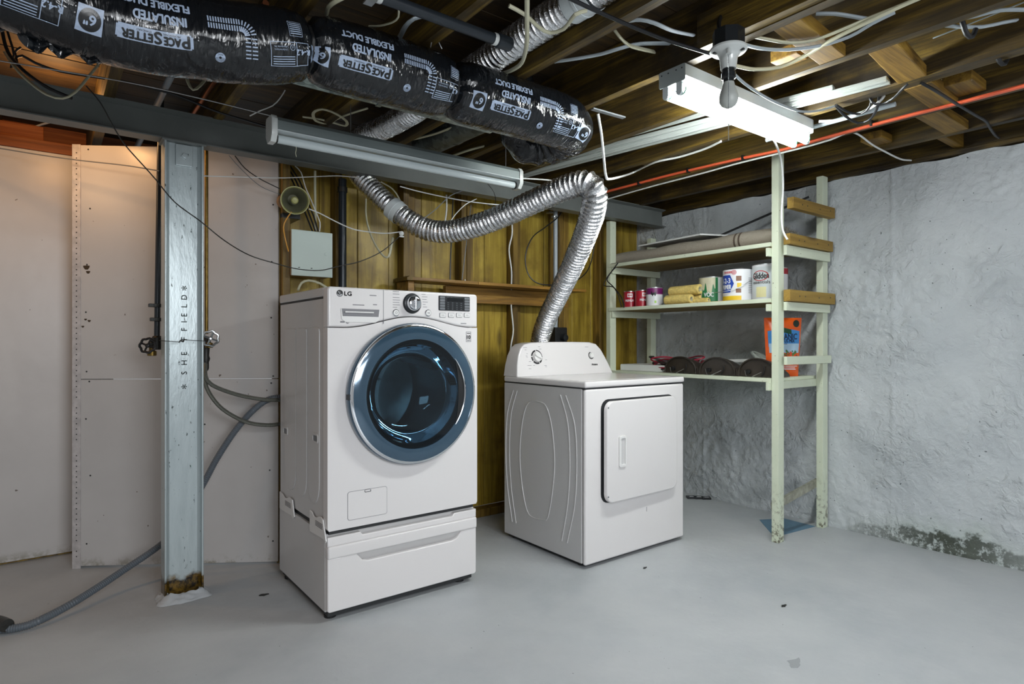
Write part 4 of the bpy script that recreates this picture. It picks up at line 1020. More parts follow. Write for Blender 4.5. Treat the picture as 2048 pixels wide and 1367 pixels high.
# lower shelf
LZ = .908
def pillow(c, wd, ht, th, dirn):
    d = Vector(dirn).normalized(); R = Vector((-d.y, d.x, 0))
    def P(u, v, side):
        x = (u - .5) * wd * (1 - .16 * math.sin(PI * v) * 0 - .16 * (1 - v)) ; e = (1 - abs(2 * u - 1) ** 3) * (min(1, v * 6) ** .6) * (max(0, 1 - v) ** .45)
        z = ht * v
        return Vector(c) + R * x + Vector((0, 0, z)) + d * (side * th / 2 * e + .004 * noise.noise(Vector((u * 5, v * 7, side))) * e + .006 * math.sin(u * 8) * v)
    return P, R, d
bc = onX(1565, 752, 3.47); bc.z = LZ
bg = thing('potting_mix_bag', 'orange and blue potting mix bag standing behind the front post', 'bag', bc)
P, R, dn = pillow(bc, .235, .345, .085, (-.5, -.86, 0))
mb = MB().grid(lambda a, b: P(a, b, 1), 20, 24); mb.grid(lambda a, b: P(1 - a, b, -1), 20, 24); bmesh.ops.remove_doubles(mb.bm, verts=mb.bm.verts, dist=.0008)
obj('bag_film', mb, M['bag_orange'], bg, ang=70)
Q = lambda u, v, e=.0012: P(u, v, 1) + dn * e
obj('blue_print', MB().grid(lambda a, b: Q(.06 + .88 * a, .50 + (.27 + .04 * math.sin(PI * a)) * b), 16, 8), M['bag_blue'], bg)
obj('pale_print', MB().grid(lambda a, b: Q(.07 + .86 * a, .40 + .16 * b, .0014), 16, 4), M['bag_pale'], bg)
T2 = lambda u, v: Q(.5 + u / .235, v / .345, .0028)
mb = MB(); text(mb, 'ORGANIC', T2, wd=.165, ht=.034, v0=.345 * .68, cutx=.01, cut=.012, bold=.0008); text(mb, 'CACTUS MIX', T2, wd=.13, ht=.020, v0=.345 * .605, cutx=.01, bold=.0006)
obj('bag_lettering', mb, plain('navy_print', L(20, 32, 60), .4), bg)
mb = MB().grid(lambda a, b: Q(.40 + .16 * a, .545 + .012 * b, .0028), 4, 1); obj('bag_small_print', mb, M['print'], bg)
obj('green_banner', MB().grid(lambda a, b: Q(.36 + .34 * a, .765 + .085 * b - .05 * a, .002), 8, 3), plain('dark_green_print', L(20, 74, 44), .4), bg)
mb = MB().grid(lambda a, b: Q(.84 + .085 * b * math.cos(2 * PI * a), .90 + .062 * b * math.sin(2 * PI * a), .002), 20, 3); obj('round_seal', mb, plain('dark_seal_print', L(28, 44, 30), .4), bg)
rp = random.Random(12); ml = {'leaf_print': plain('leaf_print', L(72, 110, 60), .4), 'flower_print': plain('flower_print', L(206, 70, 36), .4), 'soil_print': plain('soil_print', L(58, 48, 34), .4)}
for nm, n_, sz in (('soil_print', 14, .06), ('leaf_print', 26, .035), ('flower_print', 14, .035)):
    mb = MB()
    for k in range(n_):
        u0, v0 = rp.uniform(.22, .86), rp.uniform(.27, .34) if nm == 'soil_print' else rp.uniform(.30, .44)
        s_ = sz * rp.uniform(.6, 1.2); ph = rp.uniform(0, 6)
        mb.poly([Q(u0 + s_ * (1 + .35 * math.sin(5 * t + ph)) * math.cos(t), v0 + s_ * .75 * (1 + .35 * math.cos(3 * t)) * math.sin(t), .002 + .0004 * k / n_ + (.0008 if nm == 'flower_print' else 0)) for t in [2 * PI * i / 12 for i in range(12)]])
    tag(obj(nm, mb, ml[nm], bg), kind='stuff')
mb = MB()
for z, wd in ((.17, .09), (.14, .07), (.115, .08)): mb.grid((lambda z, wd: lambda a, b: Q(.5 + (a - .5) * wd / .12, z + .012 * b, .002))(z, wd), 6, 1)
obj('small_print', mb, M['label_white'], bg)
# three arched plastic pieces, front edge of the lower shelf
rp = random.Random(2)
for k, (pa, pb) in enumerate(((1330, 1392), (1399, 1470), (1477, 1552))):
    X = 3.262; y0, y1 = onX(pa, 745, X).y, onX(pb, 745, X).y; r = (y0 - y1) / 2; yc_ = (y0 + y1) / 2
    t = thing('arched_plastic_shade', ('dark brown arched plastic piece nearest the red cable coil', 'dark brown arched plastic piece in the middle of three', 'dark brown arched plastic piece beside the front post')[k], 'plastic arch', (X + .07, yc_, LZ), 'row of arched plastic pieces on the lower shelf')
    H_ = .104
    def arch(a, b, sc=1.0, dx=0): 
        th = PI * a; x = X + dx + .15 * b; q = (1 - (b * .9) ** 2) ** .5 if b < 1 else .43
        return Vector((x, yc_ + r * sc * math.cos(th), LZ + .002 + H_ * sc * q * math.sin(th) ** .8))
    mb = MB().grid(lambda a, b: arch(a, b), 24, 8)
    mb.poly([arch(i / 24, 0, .985, .006) for i in range(25)])
    obj('arch_shell', mb, M['brown_plastic'], t, ang=30)
    obj('arch_rim', MB().tube([arch(i / 16, 0, 1.0, -.002) for i in range(17)], .0045, 6, .02), M['brown_plastic'], t)
    obj('inner_rib', MB().tube([(X - .003, yc_ - r * .25, LZ + .004), (X - .003, yc_ - r * .42, LZ + .04), (X - .003, yc_ - r * .38, LZ + .062)], .003, 6, .02), M['black'], t)
    obj('socket', MB().lathe([(.014, 0), (.014, .012), (.006, .014), (.0005, .014)], (X + .006, yc_ + r * .45, LZ + .03), (-1, 0, 0), 14), M['black'], t)
    obj('wire_clip', MB().tube([(X - .006, yc_ + r * .62, LZ + .036), (X - .014, yc_ + r * .5, LZ + .006), (X - .016, yc_ + r * .3, LZ - .004), (X - .014, yc_ + r * .12, LZ + .006), (X - .01, yc_ - r * .3, LZ + .03)], .0016, 5, .015), M['steel'], t)
    if k < 2:
        obj('joining_strap', MB().box(X + .004, X + .06, y1 - .045, y1 + .006, LZ + .001, LZ + .036, .004).box(X - .002, X + .01, y1 - .032, y1 - .022, LZ + .001, LZ + .046, .002).box(X - .002, X + .01, y1 - .018, y1 - .008, LZ + .001, LZ + .046, .002), M['brown_plastic'], t)
# red and black cables in a loose coil
jc = Vector((3.42, onX(1352, 722, 3.40).y, LZ))
for mt, lab, ph, zz in (('red_cable', 'red jumper cable loosely coiled on the lower shelf', 0, .030), ('black_cable', 'black jumper cable tangled with the red one on the lower shelf', 1.2, .018)):
    pts = []
    for i in range(60):
        t = i / 59; a = ph + t * 2 * PI * 3.2
        pts.append((jc.x + .10 * math.cos(a) + .02 * math.sin(a * 1.7), jc.y + (.19 + .03 * math.sin(i * .9)) * math.sin(a), LZ + .012 + zz + .022 * math.sin(a * 1.5 + ph) + .05 * t))
    tag(obj('jumper_cable', MB().tube(pts, .0055, 7, .03), M[mt], base=True), lab, 'cable', 'jumper cables')
fx0 = onX(1236, 735, 3.36).y
tag(obj('foam_slab', MB().prism([(3.30, onX(1322, 742, 3.30).y), (3.66, onX(1322, 742, 3.30).y - .08), (3.66, 3.02), (3.30, 3.03)], LZ + .044, LZ + .001, XY, bev=.006), M['foam'], base=True), 'white foam slab at the left end of the lower shelf', 'slab')
tag(obj('white_plank', MB().box(3.40, 3.46, 1.93, 2.62, LZ + .001, LZ + .05, .003), M['pvc'], base=True), 'white plank standing behind the arched plastic pieces', 'plank')
tag(obj('white_trim_piece', MB().beam((3.55, 2.42, LZ + .075), (3.50, 2.0, LZ + .092), .06, .02, bev=.003), M['foam'], base=True), 'pale trim piece lying behind the middle arch', 'trim piece')
hc = Vector((3.49, 1.99, LZ)); pts = []
for i in range(50):
    t = i / 49; a = t * 2 * PI * 2.6
    pts.append((hc.x + .05 * math.cos(a) + .03 * t, hc.y + .07 * math.sin(a) + .07 * t, LZ + .055 + .05 * t + .04 * math.sin(a)))
tag(obj('clear_tubing', MB().tube(pts, .009, 8, .03), M['clear_hose'], base=True), 'coil of pale clear tubing behind the rightmost arch', 'hose')
tag(obj('screwdriver', MB().tube([onX(1404, 714, 3.42), onX(1399, 724, 3.40), onX(1397, 730, 3.39)], .006, 8), M['steel']), 'small bright metal tool sticking up behind the arches', 'tool')
# floor register
rg_ = [onZ(1377, 995, 0), onZ(1391, 996, 0), onZ(1405, 997, 0)]
fr_ = thing('floor_tray', 'black three-square tray on the floor under the shelf', 'tray', onZ(1398, 996, 0))
for p in (onZ(1382, 996, 0), onZ(1397, 996.5, 0), onZ(1412, 997.5, 0)):
    obj('tray_square', MB().beam(p + Vector((-.024, .019, .007)), p + Vector((.024, -.019, .007)), .05, .013, bev=.002), M['dark_plastic'], fr_)
    obj('label_print', MB().beam(p + Vector((-.014, .003, .014)), p + Vector((.010, -.016, .014)), .007, .001), M['label_white'], fr_)

# ================================================================== DUCTS
# black insulated duct hung under the joists, with printed film
pathB = [(-1.2, 1.84, 2.0), (-.7, 1.85, 1.995), (-.35, 1.85, 1.975), (-.08, 1.86, 1.952), (.1, 1.87, 1.932), (.22, 1.87, 1.932), (.34, 1.86, 1.943), (.48, 1.85, 1.962), (.64, 1.84, 1.992), (.85, 1.84, 1.998), (1.126, 1.84, 1.998), (1.4, 1.84, 1.998), (1.60, 1.84, 1.998), (1.69, 1.85, 1.996), (1.752, 1.90, 1.99), (1.762, 1.985, 1.98), (1.735, 2.06, 1.975), (1.68, 2.09, 1.985), (1.63, 2.10, 2.06), (1.615, 2.10, 2.16), (1.61, 2.10, 2.27)]
CB = catmull(pathB, .012)
SB = [0.0]
for i in range(1, len(CB)): SB.append(SB[-1] + (CB[i] - CB[i - 1]).length)
def sX(X):
    for i in range(1, len(CB)):
        if CB[i].x >= X: t = (X - CB[i - 1].x) / (CB[i].x - CB[i - 1].x); return SB[i - 1] + t * (SB[i] - SB[i - 1])
TIES = [sX(-.47), sX(.628), sX(1.128)]
import bisect
FRM = []
U_ = Vector((0, 0, 1))
for i in range(len(CB)):
    T = (CB[min(i + 1, len(CB) - 1)] - CB[max(i - 1, 0)]).normalized(); U_ = (U_ - T * U_.dot(T)).normalized(); FRM.append((T, T.cross(U_), U_.copy()))
def duct(s, th, lift=0.0):
    i = min(max(1, bisect.bisect(SB, s)), len(SB) - 1); t = (s - SB[i - 1]) / (SB[i] - SB[i - 1])
    c = CB[i - 1].lerp(CB[i], t); S = FRM[i - 1][1].lerp(FRM[i][1], t); U = FRM[i - 1][2].lerp(FRM[i][2], t)
    r = .106
    for st in TIES:
        d = s - st
        if abs(d) < .3:
            r -= .026 * math.exp(-(d / .011) ** 2) + .016 * math.exp(-(d / .05) ** 2)
            r += .0045 * math.sin(th * 11 + 2 * noise.noise(Vector((st * 9, th, 0)))) * math.exp(-abs(d) / .05) * (1 - math.exp(-(d / .012) ** 2) * .5)
    r += .0030 * noise.noise(Vector((s * 9, math.cos(th) * 1.5, math.sin(th) * 1.5))) + .0020 * noise.noise(Vector((s * 34, math.cos(th) * 2.2, math.sin(th) * 2.2)))
    top = max(0, math.sin(th)); r += .0022 * top * noise.noise(Vector((s * 60, th * 2, 4)))
    if s > TIES[-1] + .5: r -= min(.018, (s - TIES[-1] - .5) * .08); r += .004 * math.sin(s * 120 + 3 * noise.noise(Vector((th, s * 4, 0)))) * min(1, (s - TIES[-1] - .5) * 5)
    return c + (S * math.cos(th) + U * math.sin(th)) * (r + lift)
bd = thing('insulated_duct', 'thick black plastic-wrapped flexible duct with pale printing under the joists', 'duct', (.7, 1.84, 1.9))
cuts = [0.0] + TIES + [SB[-1] - .002]
secs = []
for k in range(len(cuts) - 1):
    n = max(8, int((cuts[k + 1] - cuts[k]) / .008))
    mb = MB().rings([[duct(cuts[k] + (cuts[k + 1] - cuts[k]) * i / n, 2 * PI * j / 56) for j in range(56)] for i in range(n + 1)], cap=False)
    secs.append(obj('duct_section', mb, M['film'], bd, ang=70))
for st in TIES:
    obj('tie_strap', MB().rings([[duct(st + d, 2 * PI * j / 40, .0015) for j in range(40)] for d in (-.004, .004)], cap=False), M['black'], bd)
tf = MB()
for x0_, x1_, dp_w, ph in ((-.035, .03, .030, 0), (.02, .075, .022, 1.3), (.085, .125, .014, 2.4), (-.14, -.06, .016, 3.1)):
    tf.grid(lambda a, b: duct(sX(x0_ + (x1_ - x0_) * a), math.radians(-97 + 6 * math.sin(a * 9 + ph)), -.002) + Vector((.004 * math.sin(b * 5), .010 * math.sin(a * 11 + ph) * b + .006 * b, -dp_w * b * math.sin(PI * a) ** .7)), 14, 5)
tag(obj('torn_film', tf, M['film'], secs[1]), kind='stuff')
RB = .104
def dmap(X, th0, lift=.0022):
    s0 = sX(X); return lambda u, v: duct(s0 - u, math.radians(th0) - v / RB, lift)
def rectgrid(mb, Mf, u0, u1, v0, v1):
    nu = max(1, int(abs(u1 - u0) / .012)); nv = max(1, int(abs(v1 - v0) / .008)); mb.grid(lambda a, b: Mf(u0 + (u1 - u0) * a, v0 + (v1 - v0) * b), nu, nv)
def outline(mb, Mf, u0, u1, v0, v1, w_=.0016):
    rectgrid(mb, Mf, u0, u1, v0, v0 + w_); rectgrid(mb, Mf, u0, u1, v1 - w_, v1); rectgrid(mb, Mf, u0, u0 + w_, v0, v1); rectgrid(mb, Mf, u1 - w_, u1, v0, v1)
def duct_print(X0, sec, th0=-31, parts='6pidbr', rx=None):
    pal = MB(); ink = MB(); mids = MB()
    if '6' in parts:
        Mf = dmap(X0, th0 + 0); rectgrid(pal, Mf, -.026, .026, -.030, .030)
        Mk = dmap(X0, th0, .0032); ink.grid(lambda a, b: Mk(.0225 * (.0 + b) * math.cos(2 * PI * a), .0255 * b * math.sin(2 * PI * a)), 28, 3)
        text(mids, '6"', dmap(X0, th0, .0042), ht=.022, bold=.0008, cut=.006)
    if 'p' in parts:
        Xc = X0 + .138; Mf = dmap(Xc, th0)
        rectgrid(pal, Mf, -.087, .087, -.017, .017); 
        Mk = dmap(Xc, th0, .0032)
        for wrd, u_, wdt, hgt, v_ in (('P', -.070, .017, .027, 0), ('ACE', -.0395, .038, .018, .0035), ('S', -.006, .017, .026, 0), ('ETTER', .0405, .068, .018, .0035)):
            text(ink, wrd, Mk, wd=wdt, ht=hgt, u0=u_, v0=v_, bold=.0013, cut=.006)
        text(ink, 'PROFESSIONAL', Mk, wd=.040, ht=.0042, u0=-.038, v0=-.0105); text(ink, 'STANDARD', Mk, wd=.034, ht=.0042, u0=.026, v0=-.0105)
        for u in (-.087, .083): rectgrid(ink, Mk, u, u + .004, .0135, .017); rectgrid(ink, Mk, u, u + .004, -.017, -.0135)
    if 'i' in parts:
        text(pal, 'INSULATED', dmap(X0 + .150, th0 + 25), wd=.125, ht=.021, bold=.0012, cut=.006)
        text(pal, 'FLEXIBLE DUCT', dmap(X0 + .140, th0 + 44), wd=.165, ht=.020, bold=.0012, cut=.006)
    if 'd' in parts:
        # two rows of dashes running along the duct and bending down
        Mf = lambda u, v: duct(sX(X0 + .262) + u, math.radians(th0 + 32) + v / RB, .0022)
        for row in (-.0085, .0085):
            ln = .075; R_ = .026 + row; pts = []
            for i in range(13): pts.append((ln * i / 12, row, 0))
            for i in range(1, 7): a = PI / 2 * i / 7; pts.append((ln + R_ * math.sin(a), row - R_ * (1 - math.cos(a)), -a))
            for i in range(6): pts.append((ln + R_, row - R_ - .0095 * i - .004, -PI / 2))
            for u, v, a in pts:
                ca, sa = math.cos(a), math.sin(a); hw, hl = .0017, .0068
                q = lambda x, y: Mf(u + x * ca - y * sa, v + x * sa + y * ca)
                pal.grid(lambda aa, bb: q(-hw + 2 * hw * aa, -hl + 2 * hl * bb), 1, 3)
    if 'b' in parts:
        Mf = dmap(X0 + .285, th0 - 14)
        pal.grid(lambda a, b: Mf(.0125 * (.25 + .75 * b) * math.cos(2 * PI * a), .0125 * (.25 + .75 * b) * math.sin(2 * PI * a)), 24, 2)
        Mk = dmap(X0 + .285, th0 - 14, .003)
        for k in range(9): a = PI * (.1 + .8 * k / 8); ink.poly([Mk(.002 * math.cos(a), .002 * math.sin(a) - .003), Mk(.0125 * math.cos(a - .05), .0125 * math.sin(a - .05) - .003 * .3), Mk(.0125 * math.cos(a + .05), .0125 * math.sin(a + .05) - .003 * .3)])
        text(ink, 'ADC', Mk, wd=.014, ht=.004, v0=-.0075)
    if 'r' in parts:
        Xc = (rx or X0 + .415); Mf = dmap(Xc, th0 - 2); outline(pal, Mf, -.054, .054, -.034, .030); outline(pal, Mf, -.0185, -.0172, -.034, .030)
        text(pal, 'R-4.2', Mf, wd=.040, ht=.015, u0=-.037, v0=-.008, bold=.0007, cut=.006)
        pal.grid(lambda a, b: Mf(-.006 + .0075 * (.82 + .18 * b) * math.cos(2 * PI * a), -.020 + .0075 * (.82 + .18 * b) * math.sin(2 * PI * a)), 20, 1)
        text(pal, 'UL', Mf, wd=.007, ht=.0055, u0=-.006, v0=-.020)
        text(pal, 'Underwriters', Mf, wd=.036, ht=.0052, u0=.026, v0=-.014); text(pal, 'Laboratories Inc.', Mf, wd=.038, ht=.0052, u0=.026, v0=-.021)
        for k in range(4): rectgrid(pal, Mf, -.012, .048, .022 - k * .0065, .0245 - k * .0065)
        outline(pal, dmap(Xc + .02, th0 + 36), -.018, .018, -.020, .020, .001)
        for k in range(6): rectgrid(pal, dmap(Xc + .02, th0 + 36), -.015, .015, .012 - k * .0055, .0145 - k * .0055)
    o = tag(obj('printing', pal, M['film_print'], sec, smooth=False), kind='stuff')
    if len(ink.bm.faces): tag(obj('black_lettering', ink, M['film_ink'], sec, smooth=False), kind='stuff')
    else: ink.bm.free()
    if len(mids.bm.faces): obj('size_lettering', mids, M['film_print'], sec, smooth=False)
    else: mids.bm.free()
duct_print(-.42, secs[1], -33, 'r', rx=-.02)
duct_print(.088, secs[1], -30, '6pidb'); duct_print(.088, secs[1], -31, 'r', rx=.55)
duct_print(.640, secs[2], -31, '6pidbr', rx=1.072)
duct_print(1.195, secs[3], -32, '6pidb'); duct_print(1.195, secs[3], -32, 'r', rx=1.605)
duct_print(1.688, secs[3], -33, '6')
# rectangular galvanised duct behind it, dull round duct in a joist bay
gd = thing('sheet_metal_duct', 'flat galvanised duct running behind the black insulated duct', 'duct', (.6, 2.0, 1.95))
obj('duct_body', MB().box(-.6, 1.44, 1.962, 2.032, 1.955, 2.09, .003), M['galv'], gd)
obj('duct_seam', MB().box(.94, .96, 1.958, 2.036, 1.951, 2.094, .002), M['galv'], gd)
rdu = thing('round_duct', 'dull grey round metal duct between joists behind the silver hose', 'duct', (1.62, 2.6, 2.1))
obj('duct_pipe', MB().lathe([(.072, 0), (.072, .30), (.075, .305), (.075, .32), (.072, .325), (.072, .62)], (1.62, 2.28, 2.158), (0, 1, .02), 28, cap=False), M['galv_dark'], rdu)
obj('duct_elbow', MB().tube([(1.62, 2.30, 2.158), (1.60, 2.24, 2.19), (1.60, 2.22, 2.27)], .07, 20, .03), M['galv'], rdu)

# ribbed foil vent hose: from the dryer up to the bend, down and behind the beam, then along a joist bay
def foil_hose(pts, r0, seg=26, pitch=.0225):
    P = catmull(pts, .0029); rs = []; U = None; s = 0; hel = 0
    for i, p in enumerate(P):
        T = (P[min(i + 1, len(P) - 1)] - P[max(i - 1, 0)]).normalized()
        if i: s += (p - P[i - 1]).length
        if U is None: U = Vector((0, 0, 1)) if abs(T.z) < .9 else Vector((1, 0, 0))
        U = (U - T * U.dot(T)).normalized(); S = T.cross(U); ring = []
        for k in range(seg):
            a = 2 * PI * k / seg; ph = (s / pitch) % 1.0
            rib = math.exp(-((ph - .5) / .16) ** 2)
            r = r0 - .0076 + .0092 * rib + (1 - rib) * .0022 * noise.noise(Vector((s * 75, a * 3, 1.7))) + .0012 * noise.noise(Vector((s * 9, math.cos(a), math.sin(a))))
            ring.append(p + S * (r * math.cos(a)) + U * (r * math.sin(a)))
        rs.append(ring)
    return MB().rings(rs, cap=False)
fh = thing('foil_vent_hose', 'silver ribbed foil vent hose rising from the dryer and looping behind the beam', 'hose', (1.9, 2.6, 1.2))
lowp = [(2.50, 2.90, .45), onD(1066, 760, 3.76), onD(1078, 690, 3.74), onD(1093, 640, 3.60), onD(1122, 580, 3.35), onD(1150, 520, 3.08), onD(1174, 460, 2.88), onD(1188, 412, 2.74), onD(1186, 376, 2.68), onD(1162, 367, 2.70), onD(1120, 380, 2.76), onD(1060, 407, 2.87), onD(1000, 434, 2.97), onD(940, 455, 3.06), onD(890, 464, 3.12), onD(850, 458, 3.16), onD(815, 440, 3.18), onD(798, 427, 3.19)]
obj('hose_section', foil_hose(lowp, .0565), M['foil'], fh, ang=50)
clp = [onD(806, 434, 3.18), onD(792, 422, 3.19), onD(778, 411, 3.20)]
cT = (clp[2] - clp[0]).normalized()
def collar(c, T, ln, r): return MB().lathe([(r * .97, -ln), (r, -ln), (r, -ln * .1), (r * 1.03, -ln * .1), (r * 1.03, ln * .1), (r, ln * .1), (r, ln), (r * .97, ln)], c, T, 30, cap=False)
obj('hose_coupling', collar(clp[1], cT, .032, .058), M['lamp_white'], fh)
midp = [onD(794, 424, 3.19), onD(776, 409, 3.20), onD(750, 384, 3.23), onD(726, 360, 3.26), onD(708, 338, 3.28), Vector((1.272, 3.13, 2.06)), Vector((1.28, 3.09, 2.13)), Vector((1.30, 3.0, 2.165)), Vector((1.31, 2.92, 2.168)), Vector((1.325, 2.75, 2.158)), Vector((1.33, 2.4, 2.155)), Vector((1.33, 2.0, 2.165)), Vector((1.33, 1.75, 2.175)), Vector((1.332, 1.42, 2.18))]
obj('hose_section', foil_hose(midp, .0545), M['foil'], fh, ang=50)
obj('hose_coupling', collar((1.334, 1.38, 2.18), Vector((.01, -1, 0)), .05, .058), M['lamp_white'], fh)
obj('hose_section', foil_hose([(1.334, 1.38, 2.18), (1.34, 1.15, 2.185), (1.345, .9, 2.19), (1.35, .5, 2.19)], .0545), M['foil'], fh, ang=50)

# ================================================================== LAMPS
ll = thing('fluorescent_fixture', 'lit twin-tube fluorescent fixture screwed under the joists', 'light fixture', (2.27, 1.41, 2.10))
LX0, LX1, LY = 1.812, 2.735, 1.415
obj('housing', MB().prism([(LY - .056, 2.104), (LY + .056, 2.104), (LY + .056, 2.062), (LY + .03, 2.048), (LY - .03, 2.048), (LY - .056, 2.062)], LX0 + .002, LX1 - .002, YZ), M['lamp_white'], ll, smooth=False)
for xe, s in ((LX0, 1), (LX1, -1)):
    ep = obj('end_plate', MB().prism(rrect(LY - .058, LY + .058, 2.044, 2.104, .006), xe, xe + s * .003, YZ), M['lamp_grey2'], ll)
    mb = MB()
    for u in (-.045, -.02, .015, .045): mb.lathe([(.0028, 0), (.0028, .0006)], (xe - s * .0005, LY + u, 2.09), (-s, 0, 0), 8)
    obj('screw_hole', mb, M['seam_and_shade'], ep)
    for u in (-.030, .030):
        so = obj('lamp_socket', MB().prism(rrect(LY + u - .013, LY + u + .013, 1.998, 2.055, .0125), xe + s * .001, xe + s * .012, YZ, bev=.002), M['lamp_white'], ll)
        obj('end_ring', MB().lathe([(.0195, 0), (.0195, .008), (.017, .008)], (xe + s * .012, LY + u, 2.020), (s, 0, 0), 24, cap=False), M['green_ring'], so)
for u in (-.030, .030):
    obj('fluorescent_tube', MB().lathe([(.012, 0), (.0188, .003), (.0188, LX1 - LX0 - .027), (.012, LX1 - LX0 - .024)], (LX0 + .012, LY + u, 2.020), (1, 0, 0), 24), M['tube_on'], ll)

ul = thing('fluorescent_fixture', 'unlit single-tube fluorescent fixture hung in front of the beam', 'light fixture', (1.30, 2.45, 1.93))
UX0, UX1, UY = .69, 1.915, 2.45
obj('housing', MB().prism([(UY - .036, 1.928), (UY - .036, 1.962), (UY - .024, 1.978), (UY + .03, 1.978), (UY + .036, 1.962), (UY + .036, 1.928)], UX0 + .006, UX1 - .006, YZ), M['lamp_grey'], ul, smooth=False)
obj('reflector', MB().prism([(UY - .040, 1.922), (UY - .040, 1.926), (UY + .04, 1.926), (UY + .04, 1.922)], UX0 + .006, UX1 - .006, YZ), M['lamp_white'], ul, smooth=False)
obj('fluorescent_tube', MB().lathe([(.010, 0), (.0165, .002), (.0165, UX1 - UX0 - .05), (.010, UX1 - UX0 - .048)], (UX0 + .024, UY, 1.900), (1, 0, 0), 22), M['tube_off'], ul)
for xe, s in ((UX0, 1), (UX1, -1)):
    so = obj('lamp_socket', MB().prism([(UY - .041, 1.906), (UY - .041, 1.966), (UY - .028, 1.981), (UY + .034, 1.981), (UY + .041, 1.966), (UY + .041, 1.906), (UY + .022, 1.880), (UY - .022, 1.880)], xe, xe + s * .022, YZ, bev=.003), M['porcelain'], ul)
    obj('end_ring', MB().lathe([(.0175, 0), (.0175, .010), (.015, .010)], (xe + s * .022, UY, 1.900), (s, 0, 0), 20, cap=False), M['iron'], so)
for x in (1.022, 1.834): obj('hanger_wire', MB().tube([(x, UY, 1.975), (x, UY, 2.12)], .0018, 6), M['steel'], ul)
obj('pull_cord', MB().tube([onY(592, 286, UY), onY(592.5, 300, UY), onY(591, 306, UY), onY(593, 314, UY)], .0012, 5, .02), M['cream'], ul)

bl = thing('pull_chain_lampholder', 'porcelain lampholder with unlit bulb and pull chain, in front of the lit fixture', 'lamp', (1.742, 1.137, 2.1))
bx, by = 1.742, 1.137
jb = obj('junction_box', MB().prism([(bx + .05 * math.cos(PI / 8 + PI / 4 * k), by + .05 * math.sin(PI / 8 + PI / 4 * k)) for k in range(8)], 2.048, 2.103, XY, bev=.003), M['dark_plastic'], bl)
obj('lampholder_base', MB().lathe([(.05, .004), (.057, 0), (.0575, -.006), (.052, -.012), (.036, -.018), (.028, -.030), (.0255, -.055), (.024, -.066), (.0005, -.066)], (bx, by, 2.048), (0, 0, 1), 40), M['porcelain'], bl)
d = Vector((-.84, -.55, 0)).normalized()
obj('chain_guide', MB().tube([Vector((bx, by, 2.028)) + d * .036, Vector((bx, by, 2.022)) + d * .046, Vector((bx, by, 2.010)) + d * .050], .008, 10, .01), M['porcelain'], bl)
R_ = Vector((d.y, -d.x, 0))
mb = MB()
for s in (-1, 1):
    for k in range(2): c = Vector((bx, by, 2.034)) + (R_ * s + d * .45).normalized() * (.043 + .004 * k); mb.box(c.x - .004, c.x + .004, c.y - .004, c.y + .004, c.z - .004, c.z + .0005)
tag(obj('screw_slot', mb, M['seam_and_shade'], bl), kind='stuff')
obj('outlet_adapter', MB().lathe([(.020, 0), (.020, -.012), (.0225, -.014), (.0225, -.030), (.017, -.034), (.017, -.046), (.0005, -.046)], (bx, by, 1.984), (0, 0, 1), 28).box(bx - .024, bx - .016, by - .006, by + .006, 1.956, 1.968, .002), M['dark_plastic'], bl)
obj('light_bulb', MB().lathe([(.017, 0), (.019, -.008), (.0215, -.018), (.0265, -.030), (.0295, -.042), (.0302, -.050), (.0285, -.062), (.0225, -.073), (.012, -.080), (.0005, -.082)], (bx, by, 1.940), (0, 0, 1), 32), M['bulb'], bl)
mb = MB(); p0 = Vector((bx, by, 2.006)) + d * .051
for k in range(64): 
    c = p0 - Vector((0, 0, .0042 * k)); mb.lathe([(.0005, -.002), (.0023, 0), (.0005, .002)], c, (0, 0, 1), 5)
obj('pull_chain', mb, M['steel'], bl)
# ================================================================== FITTINGS ON THE BACK WALL
hr = thing('horn_siren', 'small olive horn siren mounted above the metal alarm box', 'siren', onD(588, 402, 3.06))
hc_ = onD(590, 401, 2.99); ha = (EYE - hc_).normalized(); ha = (ha + Vector((.10, 0, -.02))).normalized()
obj('horn_bell', MB().lathe([(.020, -.115), (.026, -.10), (.038, -.07), (.050, -.035), (.060, -.010), (.066, 0), (.0675, .003), (.064, .003), (.058, -.012), (.046, -.04), (.034, -.072), (.024, -.10), (.0005, -.105)], hc_, ha, 36, cap=False), M['horn'], hr)
obj('horn_lining', MB().lathe([(.0585, -.009), (.0465, -.038), (.0345, -.070), (.0245, -.098), (.0005, -.1035)], hc_, ha, 36, cap=False), M['horn_in'], hr)
obj('horn_plug', MB().lathe([(.008, -.10), (.010, -.03), (.017, -.022), (.018, -.014), (.013, -.006), (.0005, -.004)], hc_, ha, 24), M['horn'], hr)
obj('horn_driver', MB().lathe([(.030, -.135), (.036, -.13), (.038, -.10), (.030, -.092)], hc_ + Vector((-.035, .02, -.012)), ha, 24), M['box_side'], hr)
obj('mounting_bracket', MB().box(hc_.x - .03, hc_.x + .06, hc_.y + .10, 3.29, hc_.z - .07, hc_.z - .045, .003), M['dark_plastic'], hr)

